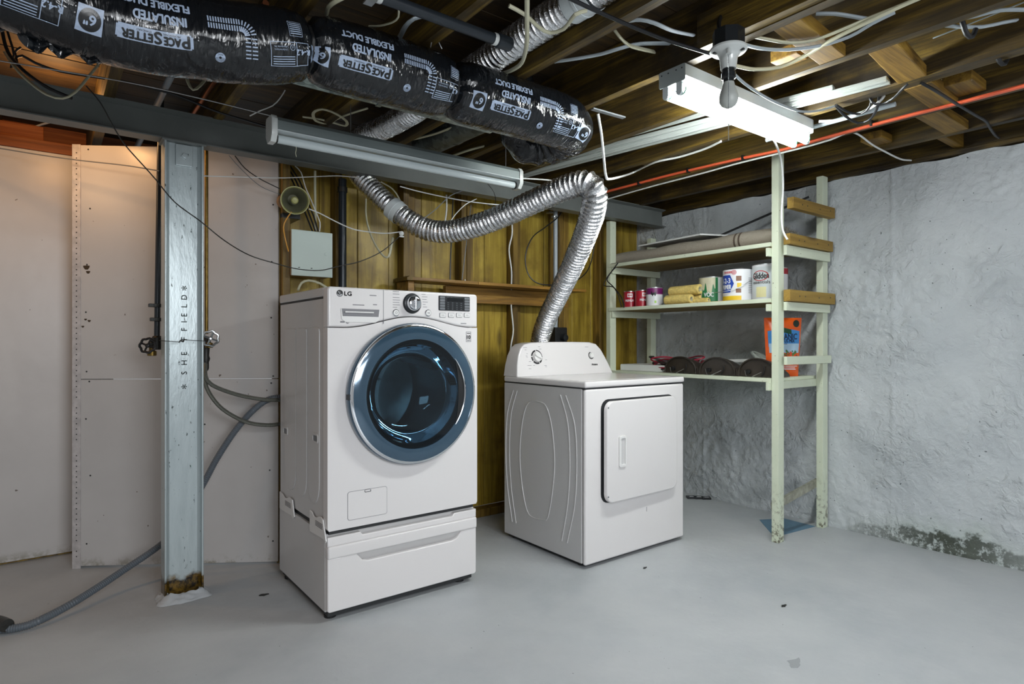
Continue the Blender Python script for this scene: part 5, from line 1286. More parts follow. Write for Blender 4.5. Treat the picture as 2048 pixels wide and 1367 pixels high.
ab = thing('alarm_box', 'pale grey metal alarm box with hinged cover on the stud wall', 'box', (1.09, 3.15, 1.44))
a, b = onY(583, 460, 3.085), onY(665, 553, 3.085)
bx0, bx1, bz1, bz0 = a.x, b.x, 1.672, 1.442
obj('box_cover', MB().box(bx0, bx1, 3.083, 3.097, bz0, bz1, .003), M['box'], ab)
obj('box_body', MB().box(bx0 + .003, bx1 - .003, 3.098, 3.205, bz0 + .003, bz1 - .003, .002), M['box_side'], ab)
obj('cover_lock', MB().lathe([(.0085, 0), (.0085, .0012), (.007, .002), (.0005, .002)], onY(652, 509, 3.083), (0, -1, 0), 18), M['box'], ab)
obj('side_knockout', MB().lathe([(.007, 0), (.007, .001), (.0005, .001)], (bx0 + .0025, 3.15, 1.545), (-1, 0, 0), 14), M['black'], ab)
mb = MB()
for px, py in ((598, 535), (623, 537)): 
    p = onY(px, py, 3.0826); mb.prism([(p.x - .006, p.z), (p.x, p.z - .002), (p.x + .007, p.z + .001), (p.x + .001, p.z + .003)], 3.0824, 3.0832, XZ)
tag(obj('paint_chip', mb, M['ink'], ab), kind='stuff')
dp_ = thing('drain_pipe', 'upright black pipe with perforated strap behind the washer', 'pipe', (1.262, 3.12, 0))
obj('pipe_run', MB().lathe([(.021, 0), (.021, 1.975)], (1.262, 3.135, 0), (0, 0, 1), 24), M['pipe_black'], dp_)
st_ = obj('pipe_strap', MB().lathe([(.0215, 0), (.026, 0), (.026, .026), (.0215, .026)], (1.262, 3.135, 1.905), (0, 0, 1), 24, cap=False), M['iron'], dp_)
mb = MB()
for k in range(5):
    a = math.radians(-150 + 30 * k); mb.lathe([(.003, 0), (.003, .0006)], (1.262 + .026 * math.cos(a), 3.135 + .026 * math.sin(a), 1.918), (math.cos(a), math.sin(a), 0), 8)
tag(obj('strap_hole', mb, M['seam_and_shade'], st_), kind='stuff')
cdv = thing('conduit_outlet', 'grey upright conduit running down to a black outlet box behind the dryer', 'conduit', onY(1112, 688, 3.15))
p1, p0 = onY(1108, 425, 3.15), onY(1111, 656, 3.15)
obj('conduit_run', MB().lathe([(.0155, 0), (.0155, p1.z - p0.z + .22)], p0, (0, 0, 1), 20), M['pipe_grey'], cdv)
obj('conduit_clip', MB().lathe([(.016, 0), (.019, 0), (.019, .012), (.016, .012)], onY(1108, 436, 3.15), (0, 0, 1), 18).box(p1.x - .045, p1.x - .015, 3.14, 3.18, 1.985, 1.997, .002), M['steel'], cdv)
q = onY(1117, 671, 3.13)
obj('outlet_box', MB().box(q.x - .055, q.x + .055, 3.10, 3.2, q.z - .075, q.z + .055, .006), M['black'], cdv)
obj('plug', MB().lathe([(.024, 0), (.026, .02), (.022, .035), (.0005, .038)], (q.x + .01, 3.10, q.z - .015), (0, -1, 0), 20), M['dark_plastic'], cdv)
ws = thing('wall_shelf', 'narrow stained wooden shelf screwed to the studs above the appliances', 'shelf', (2.27, 3.1, 1.42))
sx0, sx1 = 1.60, 2.955
for xa, xb in ((sx0, 2.06), (2.062, sx1)):
    obj('shelf_board', MB().box(xa, xb, 3.025, 3.19, 1.452, 1.470, .002), M['shelf_wood'], ws)
obj('shelf_cleat', MB().box(1.92, 2.915, 3.165, 3.2, 1.352, 1.450, .003), M['shelf_wood'], ws)
obj('shelf_bracket', MB().box(1.612, 1.65, 3.06, 3.2, 1.375, 1.451, .003), M['shelf_wood'], ws)
obj('shelf_front_lip', MB().prism([(sx0 - .015, 1.451), (sx0 + .02, 1.451), (sx0 + .02, 1.474), (sx0 + .004, 1.476), (sx0 - .015, 1.466)], 3.02, 3.19, XZ), M['stud'], ws)
hk = onY(931, 566, 3.15); 
tag(obj('white_hook', MB().lathe([(.008, 0), (.012, .004), (.006, .02), (.003, .034)], (hk.x, 3.155, hk.z - .012), (0, 0, 1), 12), M['white_plastic'], base=True), 'small white cone hook on the wall shelf cleat', 'hook')

# ================================================================== PIPES, VALVES, HOSES NEAR THE COLUMN
def handwheel(c, axis, r, m, par):
    A = Vector(axis).normalized(); Rv = Vector((0, 0, 1)); S = A.cross(Rv).normalized(); U = S.cross(A)
    mb = MB(); n = 7
    mb.tube([c + (S * math.cos(2 * PI * k / 28) + U * math.sin(2 * PI * k / 28)) * (r * (1 + .08 * math.cos(n * 2 * PI * k / 28))) for k in range(29)], .0055, 7, .02, smooth=False)
    for k in range(4):
        a = 2 * PI * k / 4 + .4; mb.tube([c, c + (S * math.cos(a) + U * math.sin(a)) * r], .0045, 6, .02)
    mb.lathe([(.009, -.008), (.009, .006), (.005, .009)], c, A, 12)
    return obj('handwheel', mb, m, par)
iv = thing('shutoff_valve_pipe', 'dark iron water pipe with black handwheel valve left of the column', 'pipe', onD(318, 700, 2.80))
pa, pb = onD(322, 285, 2.82), onD(314, 672, 2.80); pa.z = 2.25
obj('pipe_run', MB().tube([pa, pa.lerp(pb, .5), pb], .0125, 14, .1), M['pipe_black'], iv)
for px, py in ((309, 611), (312, 639)):
    c = onD(px + 3, py, 2.795); obj('pipe_clamp', MB().beam(c - Vector((.03, 0, 0)), c + Vector((.022, 0, 0)), .03, .016, bev=.002), M['iron'], iv)
vb = onD(314, 684, 2.80)
obj('valve_body', MB().lathe([(.018, -.035), (.021, -.025), (.019, 0), (.022, .02), (.016, .028)], vb, (0, 0, 1), 16).tube([vb, vb + Vector((-.03, -.03, -.008)), onD(303, 690, 2.74)], .010, 10), M['iron'], iv)
handwheel(onD(295, 691, 2.73), (EYE - vb) + Vector((-1.2, 0, .5)), .031, M['black'], iv)
obj('hose_cap', MB().lathe([(.012, .02), (.012, .004), (.019, .0), (.019, -.018), (.012, -.02)], onD(304, 703, 2.75), (0, 0, 1), 16), M['brass'], iv)
cv = thing('hose_valve', 'steel handwheel valve and brass pipe right of the column', 'valve', onD(412, 700, 2.86))
pa, pb = onD(413, 300, 2.87), onD(413, 668, 2.87)
obj('pipe_run', MB().tube([pa, pa.lerp(pb, .5), pb], .008, 12, .1), M['brass'], cv)
vb = onD(412, 690, 2.87)
obj('valve_body', MB().lathe([(.009, -.12), (.013, -.11), (.013, -.08), (.018, -.065), (.014, -.05), (.016, -.02), (.02, 0), (.018, .02), (.012, .04)], vb, (0, 0, 1), 16).tube([vb, onD(418, 684, 2.84)], .009, 10), M['iron'], cv)
obj('valve_bonnet', MB().lathe([(.017, -.012), (.017, .008), (.010, .012)], onD(418, 690, 2.83), (0, 0, 1), 14), M['brass'], cv)
handwheel(onD(421, 677, 2.80), (EYE - vb) + Vector((.3, 0, .3)), .033, M['steel'], cv)
tw = [onD(318, 681, 2.57), onD(345, 683, 2.575), onD(362, 683.5, 2.585), onD(368, 680, 2.585), onD(390, 681, 2.60), onD(414, 682, 2.66)]
tag(obj('tie_wire', MB().tube(tw, .0016, 6, .01).tube([onD(358, 685, 2.58), onD(362, 680, 2.575), onD(366, 684, 2.575), onD(369, 678, 2.575)], .0022, 6, .004), M['iron']), 'twisted tie wire wrapped around the steel column at valve height', 'wire')
def cable(name, label, pts, r, mat, cat='cable', group=None, flat=1.0, step=.03):
    return tag(obj(name, MB().tube(pts, r, 8, step, flat=flat), M[mat]), label, cat, group)
D = onD; Z = onZ; Y = onY; X_ = onX
cable('supply_hose', 'braided supply hose, upper of two from the valve to the washer', [D(411, 728, 2.86), D(411, 752, 2.83), D(424, 770, 2.84), D(470, 788, 2.90), D(520, 798, 2.94), D(556, 800, 2.99), D(590, 798, 3.05)], .0092, 'braid', 'hose')
cable('supply_hose', 'braided supply hose, lower drooping one from the valve to the washer', [D(410, 726, 2.86), D(409, 756, 2.84), D(418, 785, 2.83), D(445, 818, 2.86), D(490, 843, 2.92), D(530, 850, 2.96), D(558, 848, 3.00), D(590, 840, 3.06)], .0092, 'braid', 'hose')
# grey corrugated drain hose
def ribbed(pts, r, pitch, seg=16):
    P = catmull(pts, pitch / 4); rs = []; U = None
    for i, p in enumerate(P):
        T = (P[min(i + 1, len(P) - 1)] - P[max(i - 1, 0)]).normalized()
        if U is None: U = Vector((0, 0, 1))
        U = (U - T * U.dot(T)).normalized(); S = T.cross(U); rr = r * (1 - .13 * (i % 4 in (0, 1)))
        rs.append([p + S * (rr * math.cos(2 * PI * k / seg)) + U * (rr * math.sin(2 * PI * k / seg)) for k in range(seg)])
    return MB().rings(rs)
dh = thing('drain_hose', 'grey corrugated drain hose from the washer behind the column to the floor', 'hose', Z(150, 1210, 0))
obj('hose_section', ribbed([D(600, 792, 3.08), D(565, 794, 3.02), D(535, 800, 2.985), D(505, 822, 2.96), D(470, 862, 2.94), D(435, 915, 2.92), D(408, 965, 2.90), D(370, 1030, 2.89), D(330, 1082, 2.88), Z(240, 1145, .085), Z(150, 1203, .042), Z(80, 1240, .024), Z(40, 1254, .019), Z(0, 1258, .017), Z(-60, 1252, .017)], .0155, .0085), M['hose'], dh)
obj('hose_cuff', MB().tube([Z(14, 1251, .035), Z(-4, 1244, .032), Z(-30, 1240, .03)], .024, 14, .03), M['iron'], dh)
tag(obj('floor_scrap', MB().tube([Z(14, 1243, .012), Z(2, 1238, .02), Z(-14, 1234, .014)], .010, 8, .02), M['paint_drip']), 'dirty rag scrap on the floor at the end of the drain hose', 'rag')

# ================================================================== PIPES AND STRIPS OVERHEAD
ap = thing('overhead_pipe', 'black pipe with end coupling running above the insulated duct', 'pipe', (.95, 1.55, 2.04))
p0, p1 = Z(752, -4, 2.055), Z(992, 72, 2.055); yy = 1.552
obj('pipe_run', MB().lathe([(.0165, 0), (.0165, .47)], (.70, yy, 2.055), (1, 0, 0), 22), M['pipe_black'], ap)
obj('pipe_coupling', MB().lathe([(.017, .0), (.022, .004), (.022, .05), (.018, .056)], (1.125, yy, 2.055), (1, 0, 0), 22), M['pipe_black'], ap)
obj('white_joint', MB().lathe([(.0175, 0), (.0188, .003), (.0188, .011), (.0175, .014)], (1.112, yy, 2.055), (1, 0, 0), 22, cap=False).lathe([(.0175, 0), (.0188, .003), (.0188, .011), (.0175, .014)], (.722, yy, 2.055), (1, 0, 0), 22, cap=False), M['porcelain'], ap)
obj('pipe_strap', MB().box(.690, .716, yy - .03, yy + .02, 2.030, 2.036, .001).box(.690, .716, yy - .032, yy - .028, 2.03, 2.10), M['steel'], ap)
def ypipe(name, label, x, z, y0, y1, r, mat): tag(obj(name, MB().lathe([(r, 0), (r, y1 - y0)], (x, y0, z), (0, 1, 0), 18), M[mat]), label, 'pipe')
ypipe('water_pipe', 'grey pipe crossing over the beam above the column', .405, 2.175, 2.0, 4.2, .0135, 'pipe_grey')
ypipe('copper_pipe', 'copper pipe crossing over the beam beside a joist', .555, 2.175, 2.0, 4.2, .010, 'copper')
ypipe('electrical_conduit', 'pale grey conduit beside the far end of the lit fixture', 2.80, 2.094, 1.05, 1.62, .010, 'grey_cable')
tag(obj('rubber_strip', MB().beam(Z(1184, 218, 2.095), Z(1248, 236, 2.095), .02, .006), M['grey_key']), 'short grey strip under a joist at the end of the insulated duct', 'strip')
def strip(label, a, b, wdt, mat='pvc', th=.012):
    A, B = Vector(a), Vector(b)
    mb = MB().beam(A, B, wdt, th, bev=.002).beam(A + Vector((wdt * .32, 0, -th * .8)), B + Vector((wdt * .32, 0, -th * .8)), wdt * .2, th * .8)
    mb.beam(A + Vector((-wdt * .32, 0, -th * .8)), B + Vector((-wdt * .32, 0, -th * .8)), wdt * .2, th * .8)
    tag(obj('vinyl_trim_strip', mb, M[mat], smooth=False), label, 'trim strip', 'white trim strips stored overhead')
strip('longest white vinyl trim strip stored in the joist bay by the lamp', (2.600, 1.00, 2.128), (2.292, 2.93, 2.118), .052)
strip('white vinyl trim strip with its cut end short of the longest one', (2.545, 1.18, 2.142), (2.272, 2.75, 2.140), .034)
strip('thinnest white vinyl trim strip near the insulated duct end', (2.42, 1.55, 2.160), (2.266, 2.45, 2.150), .022)

# ================================================================== CABLES
cable('orange_cable', 'flat orange electrical cable stapled along a joist bottom', [X_(1196, 388, 3.02), X_(1250, 374, 3.02), X_(1330, 353, 3.02), X_(1410, 334, 3.02), X_(1480, 318, 3.02), X_(1565, 300, 3.02), X_(1650, 276, 3.02), X_(1800, 236, 3.02), X_(1930, 203, 3.02), X_(2048, 172, 3.02), X_(2200, 132, 3.02)], 0.014, 'orange_cable', flat=.55)
mb_i = 0
for px, py, lab in ((1744, 247, 'black staple on the orange cable below the black cord loops'), (1487, 316, 'black staple on the orange cable just left of the front shelf post'), (1377, 341, 'black staple on the orange cable midway between foil hose and shelf post'), (1279, 367, 'black staple on the orange cable nearest the foil hose')):
    c = X_(px, py, 3.016); tag(obj('cable_staple', MB().box(c.x - .016, c.x + .016, c.y - .005, c.y + .005, c.z - .013, c.z + .013, .002), M['black']), lab, 'clip', 'black staples on the orange cable')
cable('white_cable', 'thin white cable running under the orange cable to the concrete wall', [X_(1216, 398, 3.01), X_(1300, 374, 3.01), X_(1400, 348, 3.01), X_(1480, 326, 3.01), X_(1600, 297, 3.01), X_(1660, 280, 3.03), X_(1705, 265, 3.09), X_(1745, 290, 3.30), X_(1765, 301, 3.42), X_(1800, 318, 3.62), X_(1822, 321, 3.74)], .0045, 'white_cable')
cable('white_cable', 'white cable dropping from the insulated duct end past the foil hose bend', [D(1196, 228, 2.42), D(1203, 270, 2.45), D(1208, 320, 2.52), D(1212, 352, 2.62), D(1222, 358, 2.75), Z(1262, 347, 2.10), Z(1310, 325, 2.10), Z(1360, 314, 2.10), Z(1410, 298, 2.10), Z(1442, 283, 2.10)], .0055, 'white_cable')
cable('white_cable', 'white cord hanging from the lit fixture down the front post', [D(1532, 258, 2.72), D(1550, 285, 2.9), D(1562, 320, 3.15), D(1566, 370, 3.25), D(1563, 430, 3.28), D(1566, 462, 3.28), D(1575, 479, 3.26)], .0055, 'white_cable')
cable('romex_cable', 'flat white cable sagging between joists, nearest the black junction box', [Z(1498, 72, 2.12), Z(1530, 78, 2.11), Z(1580, 86, 2.10), Z(1630, 80, 2.10), Z(1690, 57, 2.10), Z(1740, 36, 2.11), Z(1840, -4, 2.12)], .008, 'cream', flat=.55)
cable('romex_cable', 'grey cable sagging just below the flat white one by the junction box', [Z(1490, 90, 2.10), Z(1520, 97, 2.095), Z(1570, 100, 2.09), Z(1640, 92, 2.09), Z(1700, 73, 2.10), Z(1745, 47, 2.115), Z(1790, 25, 2.13)], .008, 'grey_cable', flat=.6)
cable('romex_cable', 'long cream cable swooping from the lampholder up to the right', [Z(1470, 132, 2.06), Z(1510, 139, 2.07), Z(1560, 134, 2.08), Z(1610, 112, 2.09), Z(1660, 82, 2.09), Z(1720, 52, 2.095), Z(1790, 18, 2.10), Z(1850, -8, 2.10)], .0065, 'cream')
cable('romex_cable', 'grey cable lying across the bay behind the wooden blocking', [Z(1632, 28, 2.16), Z(1670, 28, 2.15), Z(1720, 36, 2.14), Z(1752, 41, 2.14)], .009, 'grey_cable', flat=.6)
cable('romex_cable', 'grey cable bowed through the joist left of the junction box', [Z(1245, 44, 2.15), Z(1280, 40, 2.14), Z(1310, 47, 2.13), Z(1345, 62, 2.14), Z(1386, 71, 2.17)], .010, 'grey_cable', flat=.5)
cable('romex_cable', 'cream cable end dangling between joists left of the lamp', [Z(1226, 56, 2.16), Z(1240, 75, 2.12), Z(1258, 91, 2.11), Z(1285, 99, 2.13), Z(1308, 104, 2.18)], .009, 'cream', flat=.5)
cable('romex_cable', 'grey cable running through joists beside the silver hose', [Z(1108, 124, 2.17), Z(1150, 118, 2.16), Z(1200, 109, 2.15), Z(1240, 97, 2.14), Z(1280, 88, 2.16), Z(1342, 87, 2.2)], .010, 'grey_cable', flat=.5)
cable('romex_cable', 'grey cable in the last bays at upper right, upper one', [Z(1908, 41, 2.15), Z(1950, 33, 2.14), Z(2000, 21, 2.14), Z(2060, 20, 2.14), Z(2120, 22, 2.15)], .009, 'grey_cable', flat=.6)
cable('romex_cable', 'grey cable in the last bays at upper right, lower bowed one', [Z(1878, 50, 2.15), Z(1920, 54, 2.13), Z(1965, 54, 2.13), Z(2005, 46, 2.13), Z(2032, 41, 2.15)], .009, 'grey_cable', flat=.6)
cable('thin_wire', 'thin straight wire stretched across a bay at upper right', [Z(1866, 77, 2.19), Z(1960, 40, 2.19), Z(2060, 0, 2.19)], .0025, 'grey_cable', 'wire')
cable('power_cable', 'black cord stretched from the ceiling to the lampholder', [Z(1120, -12, 2.07), Z(1210, 30, 2.065), Z(1320, 76, 2.065), Z(1420, 108, 2.06)], .006, 'black_cable')
cable('power_cable', 'black cord rising from the junction box into the dark bay', [D(1450, 76, 1.93), D(1440, 62, 1.95), D(1438, 45, 2.0), D(1446, 25, 2.05), D(1462, 5, 2.1), D(1480, -10, 2.12)], .007, 'black_cable')
cable('power_cable', 'grey lamp cord sagging along the lit fixture housing', [D(1468, 148, 1.99), D(1490, 168, 2.04), D(1530, 194, 2.13), D(1570, 213, 2.24), D(1602, 223, 2.33), D(1635, 222, 2.42), D(1668, 213, 2.47)], .0045, 'grey_cable')
cable('power_cable', 'black cord crossing the orange cable toward the concrete wall', [Z(1842, 166, 2.10), Z(1868, 180, 2.085), Z(1910, 206, 2.085), Z(1950, 230, 2.09), Z(1972, 243, 2.095), X_(1980, 256, 3.45), X_(1990, 270, 3.6), X_(1998, 276, 3.7)], .006, 'black_cable')
cable('power_cable', 'black cord looped under the joist, larger loop behind the lit fixture', [Z(1671, 212, 2.095), Z(1690, 232, 2.075), Z(1715, 246, 2.06), Z(1738, 240, 2.065), Z(1754, 218, 2.08), Z(1758, 187, 2.12)], .0055, 'black_cable')
cable('power_cable', 'black cord looped under the joist, smaller loop behind the lit fixture', [Z(1672, 210, 2.095), Z(1695, 224, 2.08), Z(1722, 228, 2.075), Z(1740, 212, 2.09), Z(1743, 191, 2.12)], .005, 'black_cable')
cable('power_cable', 'black cord curling up to the wooden blocking behind the lit fixture', [Z(1739, 192, 2.12), Z(1744, 205, 2.09), Z(1762, 209, 2.08), Z(1785, 198, 2.085), Z(1806, 177, 2.09), Z(1816, 168, 2.10)], .005, 'black_cable')
cable('white_cable', 'white cable passing behind the black cord loops', [Z(1638, 243, 2.09), Z(1680, 240, 2.085), Z(1720, 227, 2.085), Z(1755, 207, 2.09), Z(1768, 192, 2.12)], .006, 'white_cable')
cable('cream_cable', 'long cream cable hanging in front of the silver overhead hose', [Z(1054, -10, 2.06), Z(1054, 50, 2.04), Z(1053, 90, 2.04), Z(1044, 125, 2.06), Z(1025, 140, 2.07), Z(1003, 148, 2.10)], .007, 'cream')
cable('cream_cable', 'cream cable curving across the silver overhead hose coupling', [Z(1018, 12, 2.10), Z(1050, 30, 2.09), Z(1078, 55, 2.08), Z(1100, 66, 2.08), Z(1128, 58, 2.08), Z(1150, 30, 2.09), Z(1172, 22, 2.11)], .006, 'cream')
cable('cream_cable', 'white cable arching out from behind the black overhead pipe', [Z(800, 74, 2.16), Z(812, 52, 2.15), Z(828, 38, 2.15), Z(850, 33, 2.17)], .009, 'grey_cable', flat=.5)
cable('thin_wire', 'thin pale wire hanging below the strap of the black overhead pipe', [Z(797, 14, 2.09), Z(797, 34, 2.07), Z(785, 45, 2.08), Z(760, 52, 2.10), Z(738, 53, 2.12)], .003, 'cream', 'wire')
cable('cream_cable', 'cream cable rising behind the top of the insulated duct', [Z(653, 28, 2.14), Z(657, 14, 2.13), Z(672, 3, 2.13), Z(690, -6, 2.14)], .007, 'cream')
cable('thin_wire', 'bright support wire strung from the far left to the unlit fixture', [D(-30, 116, 2.12), D(0, 122, 2.14), D(250, 164, 2.25), D(400, 197, 2.32), D(547, 233, 2.38)], .0022, 'steel', 'wire')
cable('power_cable', 'black cord sagging alongside the bright support wire above the beam', [D(28, 118, 2.3), D(45, 112, 2.32), D(70, 126, 2.34), D(120, 143, 2.38), D(200, 156, 2.42), D(260, 166, 2.5), D(350, 190, 2.56), D(430, 222, 2.62), D(500, 244, 2.68), D(560, 262, 2.75)], .005, 'black_cable')
cable('cream_cable', 'cream cable looping down over the beam at far left', [D(10, 105, 2.30), D(30, 135, 2.22), D(60, 165, 2.17), D(95, 190, 2.15), D(125, 197, 2.16), D(150, 185, 2.18), D(180, 150, 2.24), D(210, 113, 2.32)], .007, 'cream', flat=.6)
cable('power_cable', 'black cord hanging over the beam at far left', [D(2, 50, 2.2), D(12, 95, 2.18), D(28, 122, 2.17), D(60, 152, 2.15), D(100, 178, 2.16), D(144, 197, 2.18)], .006, 'black_cable')
cable('power_cable', 'tangle of thin black cord at the far left above the beam', [D(8, 40, 2.26), D(20, 80, 2.25), D(28, 110, 2.25), D(22, 135, 2.28), D(35, 128, 2.3), D(30, 105, 2.3), D(42, 95, 2.3)], .004, 'black_cable')
cable('white_cable', 'white cable showing below the beam at far left, near the orange header', [D(34, 266, 3.2), D(55, 262, 3.22), D(75, 252, 3.25), D(100, 245, 3.3)], .009, 'white_cable', flat=.5)
cable('cream_cable', 'cream cable hanging in a hook shape below the insulated duct', [D(372, 144, 2.35), D(376, 165, 2.3), D(386, 180, 2.28), D(400, 172, 2.32), D(418, 150, 2.42)], .006, 'cream', flat=.6)
cable('thin_wire', 'long dark wire swooping in front of the column to the foil hose', [D(172, 172, 2.28), D(200, 205, 2.30), D(226, 252, 2.34), D(250, 290, 2.38), D(290, 335, 2.44), D(312, 360, 2.47), D(350, 405, 2.50), D(400, 442, 2.52), D(450, 482, 2.62), D(500, 511, 2.76), D(555, 528, 2.86), D(595, 538, 2.93), D(640, 541, 2.98), D(680, 532, 3.02), D(720, 523, 3.06), D(765, 502, 3.10), D(802, 470, 3.12)], .0024, 'iron', 'wire')
cable('thin_wire', 'dark wire running along the tops of the white panels to the column', [D(-40, 291, 2.85), D(0, 297, 2.86), D(80, 310, 2.88), D(160, 321, 2.88), D(250, 331, 2.85), D(318, 342, 2.78)], .0028, 'grey_key', 'wire')
cable('thin_wire', 'pale wire running from the column to the black upright pipe', [D(404, 352, 2.74), D(470, 354, 2.85), D(560, 356, 2.98), D(620, 354, 3.06), D(676, 352, 3.12), D(720, 356, 3.16)], .0024, 'white_cable', 'wire')
cable('thin_wire', 'thin dark wire from under the beam to the horn siren', [D(470, 312, 2.80), D(490, 337, 2.86), D(520, 358, 2.93), D(560, 378, 3.0)], .0024, 'iron', 'wire')
cable('thin_wire', 'fine grey wire from under the beam, left of the horn siren', [D(458, 311, 2.79), D(480, 336, 2.84), D(520, 372, 2.94), D(562, 390, 3.0)], .0016, 'grey_key', 'wire')
cable('white_cable', 'white wire curling from the horn siren to the foil hose coupling', [D(618, 418, 3.02), D(640, 427, 3.05), D(675, 445, 3.08), D(705, 458, 3.10), D(730, 463, 3.12), D(770, 467, 3.12), D(800, 464, 3.12)], .003, 'white_cable', 'wire')
cable('white_cable', 'white wire passing behind the horn siren down to the alarm box', [D(590, 332, 3.12), D(602, 345, 3.12), D(611, 375, 3.12), D(622, 400, 3.12), D(632, 425, 3.12), D(640, 445, 3.13), D(639, 463, 3.14)], .003, 'white_cable', 'wire')
cable('cream_cable', 'cream upright cable beside the horn siren on the wall', [D(630, 342, 3.16), D(630, 380, 3.16), D(631, 452, 3.16), D(631, 462, 3.16)], .0065, 'cream')
for k, (dx, lab) in enumerate(((0, 'leftmost black wire of the bundle running behind the horn siren to the alarm box'), (7, 'middle black wire of the bundle running behind the horn siren to the alarm box'), (14, 'rightmost black wire of the bundle running behind the horn siren to the alarm box'))):
    cable('power_cable', lab, [D(565 + dx, 330, 3.14), D(585 + dx, 362, 3.15), D(600 + dx, 400, 3.15), D(614 + dx, 435, 3.15), D(625 + dx * .8, 463, 3.15)], .004, 'black_cable', 'wire')
cable('yellow_wire', 'short yellow wire from the horn siren to the side of the alarm box', [D(583, 424, 3.0), D(572, 440, 3.0), D(567, 455, 3.0), D(571, 480, 3.0), D(577, 503, 3.02)], .003, 'yellow_cable', 'wire')
cable('cream_cable', 'cream cable drooping in a loop below the foil hose coupling', [D(732, 398, 3.20), D(732, 430, 3.18), D(738, 460, 3.16), D(752, 492, 3.15), D(768, 513, 3.15), D(778, 512, 3.15), D(783, 490, 3.16), D(786, 476, 3.2)], .0065, 'cream', flat=.6)
cable('cream_cable', 'cream cable leaving the beam toward the foil hose coupling', [D(762, 364, 3.2), D(785, 378, 3.2), D(797, 395, 3.2), D(804, 410, 3.2)], .0065, 'cream', flat=.6)
cable('cream_cable', 'cream cable arching behind the washer top', [D(596, 580, 3.03), D(603, 566, 3.06), D(618, 561, 3.08), D(640, 567, 3.1), D(660, 580, 3.12)], .006, 'cream')
tag(obj('wire_connector', MB().lathe([(.008, -.004), (.012, 0), (.012, .008), (.006, .012)], D(803, 467, 3.10), EYE - D(803, 467, 3.1), 12).box(*[c for p in (D(803, 467, 3.11),) for c in (p.x - .012, p.x + .012, p.y - .006, p.y + .006, p.z - .02, p.z - .012)], .002), M['porcelain']), 'small white wire connector hanging below the foil hose', 'connector')
cable('white_cable', 'white cable hanging down the boards beside a stud, centre of the wall', [Y(1024, 445, 3.17), Y(1024, 470, 3.17), Y(1018, 500, 3.17), Y(1023, 545, 3.17), Y(1022, 605, 3.17), Y(1026, 650, 3.17), Y(1026, 668, 3.17), Y(1021, 700, 3.17), Y(1020, 760, 3.17)], .005, 'white_cable')
cable('white_cable', 'short white cable on the wall left of the foil hose dip', [Y(893, 390, 3.15), Y(893, 420, 3.15), Y(889, 450, 3.15)], .005, 'white_cable')
cable('power_cable', 'thin black cord running down the boards behind the foil hose dip', [Y(906, 395, 3.17), Y(904, 450, 3.17), Y(901, 520, 3.17), Y(900, 575, 3.17)], .0045, 'black_cable')
cable('thin_wire', 'thin grey wire slanting down a stud to the wall shelf', [Y(942, 410, 3.17), Y(936, 460, 3.17), Y(930, 510, 3.17), Y(924, 560, 3.17)], .003, 'grey_key', 'wire')
cable('power_cable', 'black cord in a large loop on the boards behind the foil hose', [Y(1130, 403, 3.13), Y(1118, 432, 3.13), Y(1090, 455, 3.13), Y(1065, 475, 3.13), Y(1051, 510, 3.13), Y(1055, 545, 3.13), Y(1072, 565, 3.10), Y(1100, 570, 3.08), Y(1140, 566, 3.08), Y(1168, 550, 3.11), Y(1182, 525, 3.13), Y(1189, 488, 3.13)], .004, 'black_cable')
cable('power_cable', 'black cord hanging off the left end of the rolled rug', [X_(1236, 526, 3.20), X_(1222, 545, 3.18), X_(1214, 560, 3.17), X_(1225, 572, 3.17), X_(1240, 590, 3.18), X_(1247, 605, 3.19), X_(1248, 615, 3.20)], .004, 'black_cable')
cable('power_cable', 'second black cord below the left end of the rolled rug', [X_(1232, 534, 3.19), X_(1216, 552, 3.17), X_(1208, 571, 3.16), X_(1226, 574, 3.17), X_(1236, 590, 3.18), X_(1243, 614, 3.20)], .0035, 'black_cable')
cable('thin_wire', 'stiff dark wire end poking down in front of the beam', [Y(974, 366, 2.93), Y(988, 385, 2.93), Y(991, 405, 2.92), Y(985, 413, 2.92), Y(975, 410, 2.93)], .0022, 'iron', 'wire')
cable('thin_wire', 'pale wire running along below the beam to the foil hose', [D(800, 373, 3.1), D(850, 386, 3.15), D(930, 402, 3.25), D(1000, 410, 3.35), D(1040, 411, 3.4)], .003, 'white_cable', 'wire')
cable('thin_wire', 'grey wire slanting from the beam clip down to the foil hose', [D(925, 382, 3.1), D(900, 392, 3.1), D(870, 420, 3.08), D(842, 441, 3.07)], .0024, 'grey_key', 'wire')
cable('thin_wire', 'second pale wire slanting down to the foil hose dip', [D(953, 398, 3.2), D(930, 410, 3.18), D(910, 430, 3.16), D(902, 442, 3.15)], .0024, 'white_cable', 'wire')
cable('white_cable', 'white cord leaving the right end of the unlit fixture', [D(1042, 357, 3.1), D(1080, 359, 3.2), D(1108, 362, 3.3), D(1120, 367, 3.36)], .0035, 'white_cable')
cable('cream_cable', 'cream cable looped in a loose coil above the unlit fixture', [Z(606, 234, 2.12), Z(640, 239, 2.11), Z(668, 246, 2.11), Z(690, 252, 2.11), Z(693, 243, 2.10), Z(672, 228, 2.09), Z(645, 219, 2.09), Z(627, 226, 2.09), Z(632, 242, 2.10), Z(656, 247, 2.11), Z(678, 236, 2.11), Z(705, 226, 2.12), Z(735, 217, 2.13)], .007, 'cream', flat=.6)
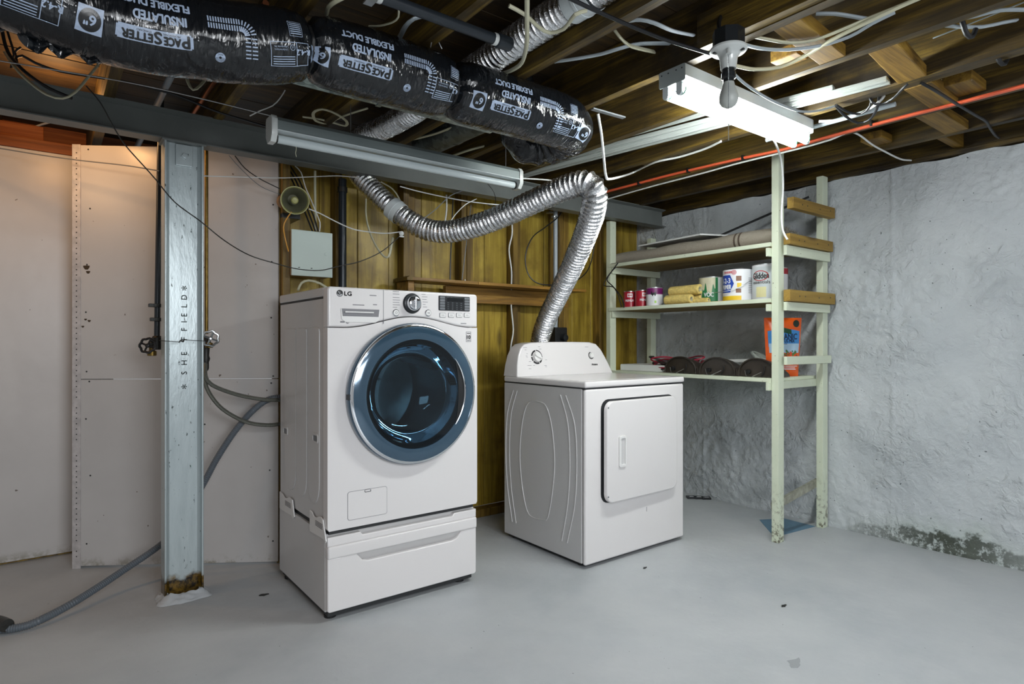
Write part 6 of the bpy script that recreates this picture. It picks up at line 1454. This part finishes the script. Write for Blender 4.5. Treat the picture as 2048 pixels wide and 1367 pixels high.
cable('thin_wire', 'thin white wire curling above the beam left of the unlit fixture', [D(570, 181, 2.5), D(560, 197, 2.48), D(545, 212, 2.47), D(520, 222, 2.46), D(500, 232, 2.5)], .0025, 'white_cable', 'wire')
cable('cream_cable', 'cream cable crossing the round metal duct above the beam', [Z(800, 283, 2.13), Z(830, 278, 2.13), Z(870, 268, 2.13), Z(905, 255, 2.14)], .008, 'cream', flat=.6)
cable('cream_cable', 'pale cable above the right end of the unlit fixture', [Z(905, 312, 2.12), Z(940, 300, 2.12), Z(980, 290, 2.13), Z(1015, 283, 2.14)], .006, 'cream')
tag(obj('nail_wire', MB().tube([Z(866, 70, 2.13), Z(872, 76, 2.12), Z(880, 80, 2.12)], .004, 6, .02).tube([Z(866, 70, 2.13), Z(861, 95, 2.09)], .0018, 5).tube([Z(874, 76, 2.12), Z(880, 90, 2.1), Z(884, 98, 2.09)], .0018, 5, .02), M['steel']), 'bent nail with hanging wire ends under a joist behind the duct', 'nail')
for k, (px, py, dxp, lab) in enumerate(((1945, 70, 14, 'black pipe hanger hooked under a joist at far upper right'), (2010, 125, 16, 'black pipe hanger on the joist nearest the concrete wall'))):
    c = Z(px, py, 2.10); tag(obj('pipe_hook', MB().tube([c + Vector((-.05, .02, .06)), c + Vector((-.02, .01, .0)), c + Vector((0, 0, -.005)), c + Vector((.012, -.005, .02))], .008, 8, .02), M['black']), lab, 'hook')
# concrete chips and scuffs on the floor
rp = random.Random(21)
for k, (px, py, s_, lab) in enumerate(((1590, 1325, .035, 'flake of peeled floor paint nearest the camera at right'), (1290, 1136, .010, 'small dark chip on the floor in front of the dryer'), (1568, 1212, .012, 'small curled rust-coloured mark on the bare floor'), (528, 1190, .016, 'small dirt crumb between column and washer'))):
    c = Z(px, py, 0); pts = [(c.x + s_ * (1 + .5 * math.sin(2 * t + k)) * math.cos(t), c.y + s_ * .55 * (1 + .4 * math.cos(3 * t)) * math.sin(t)) for t in [2 * PI * i / 12 for i in range(12)]]
    tag(obj('floor_chip', MB().prism(pts, .0012 if k == 0 else .004, .0002, XY), plain('chip_paint', L(150, 153, 156), .6) if k == 0 else M['iron']), lab, 'chip')
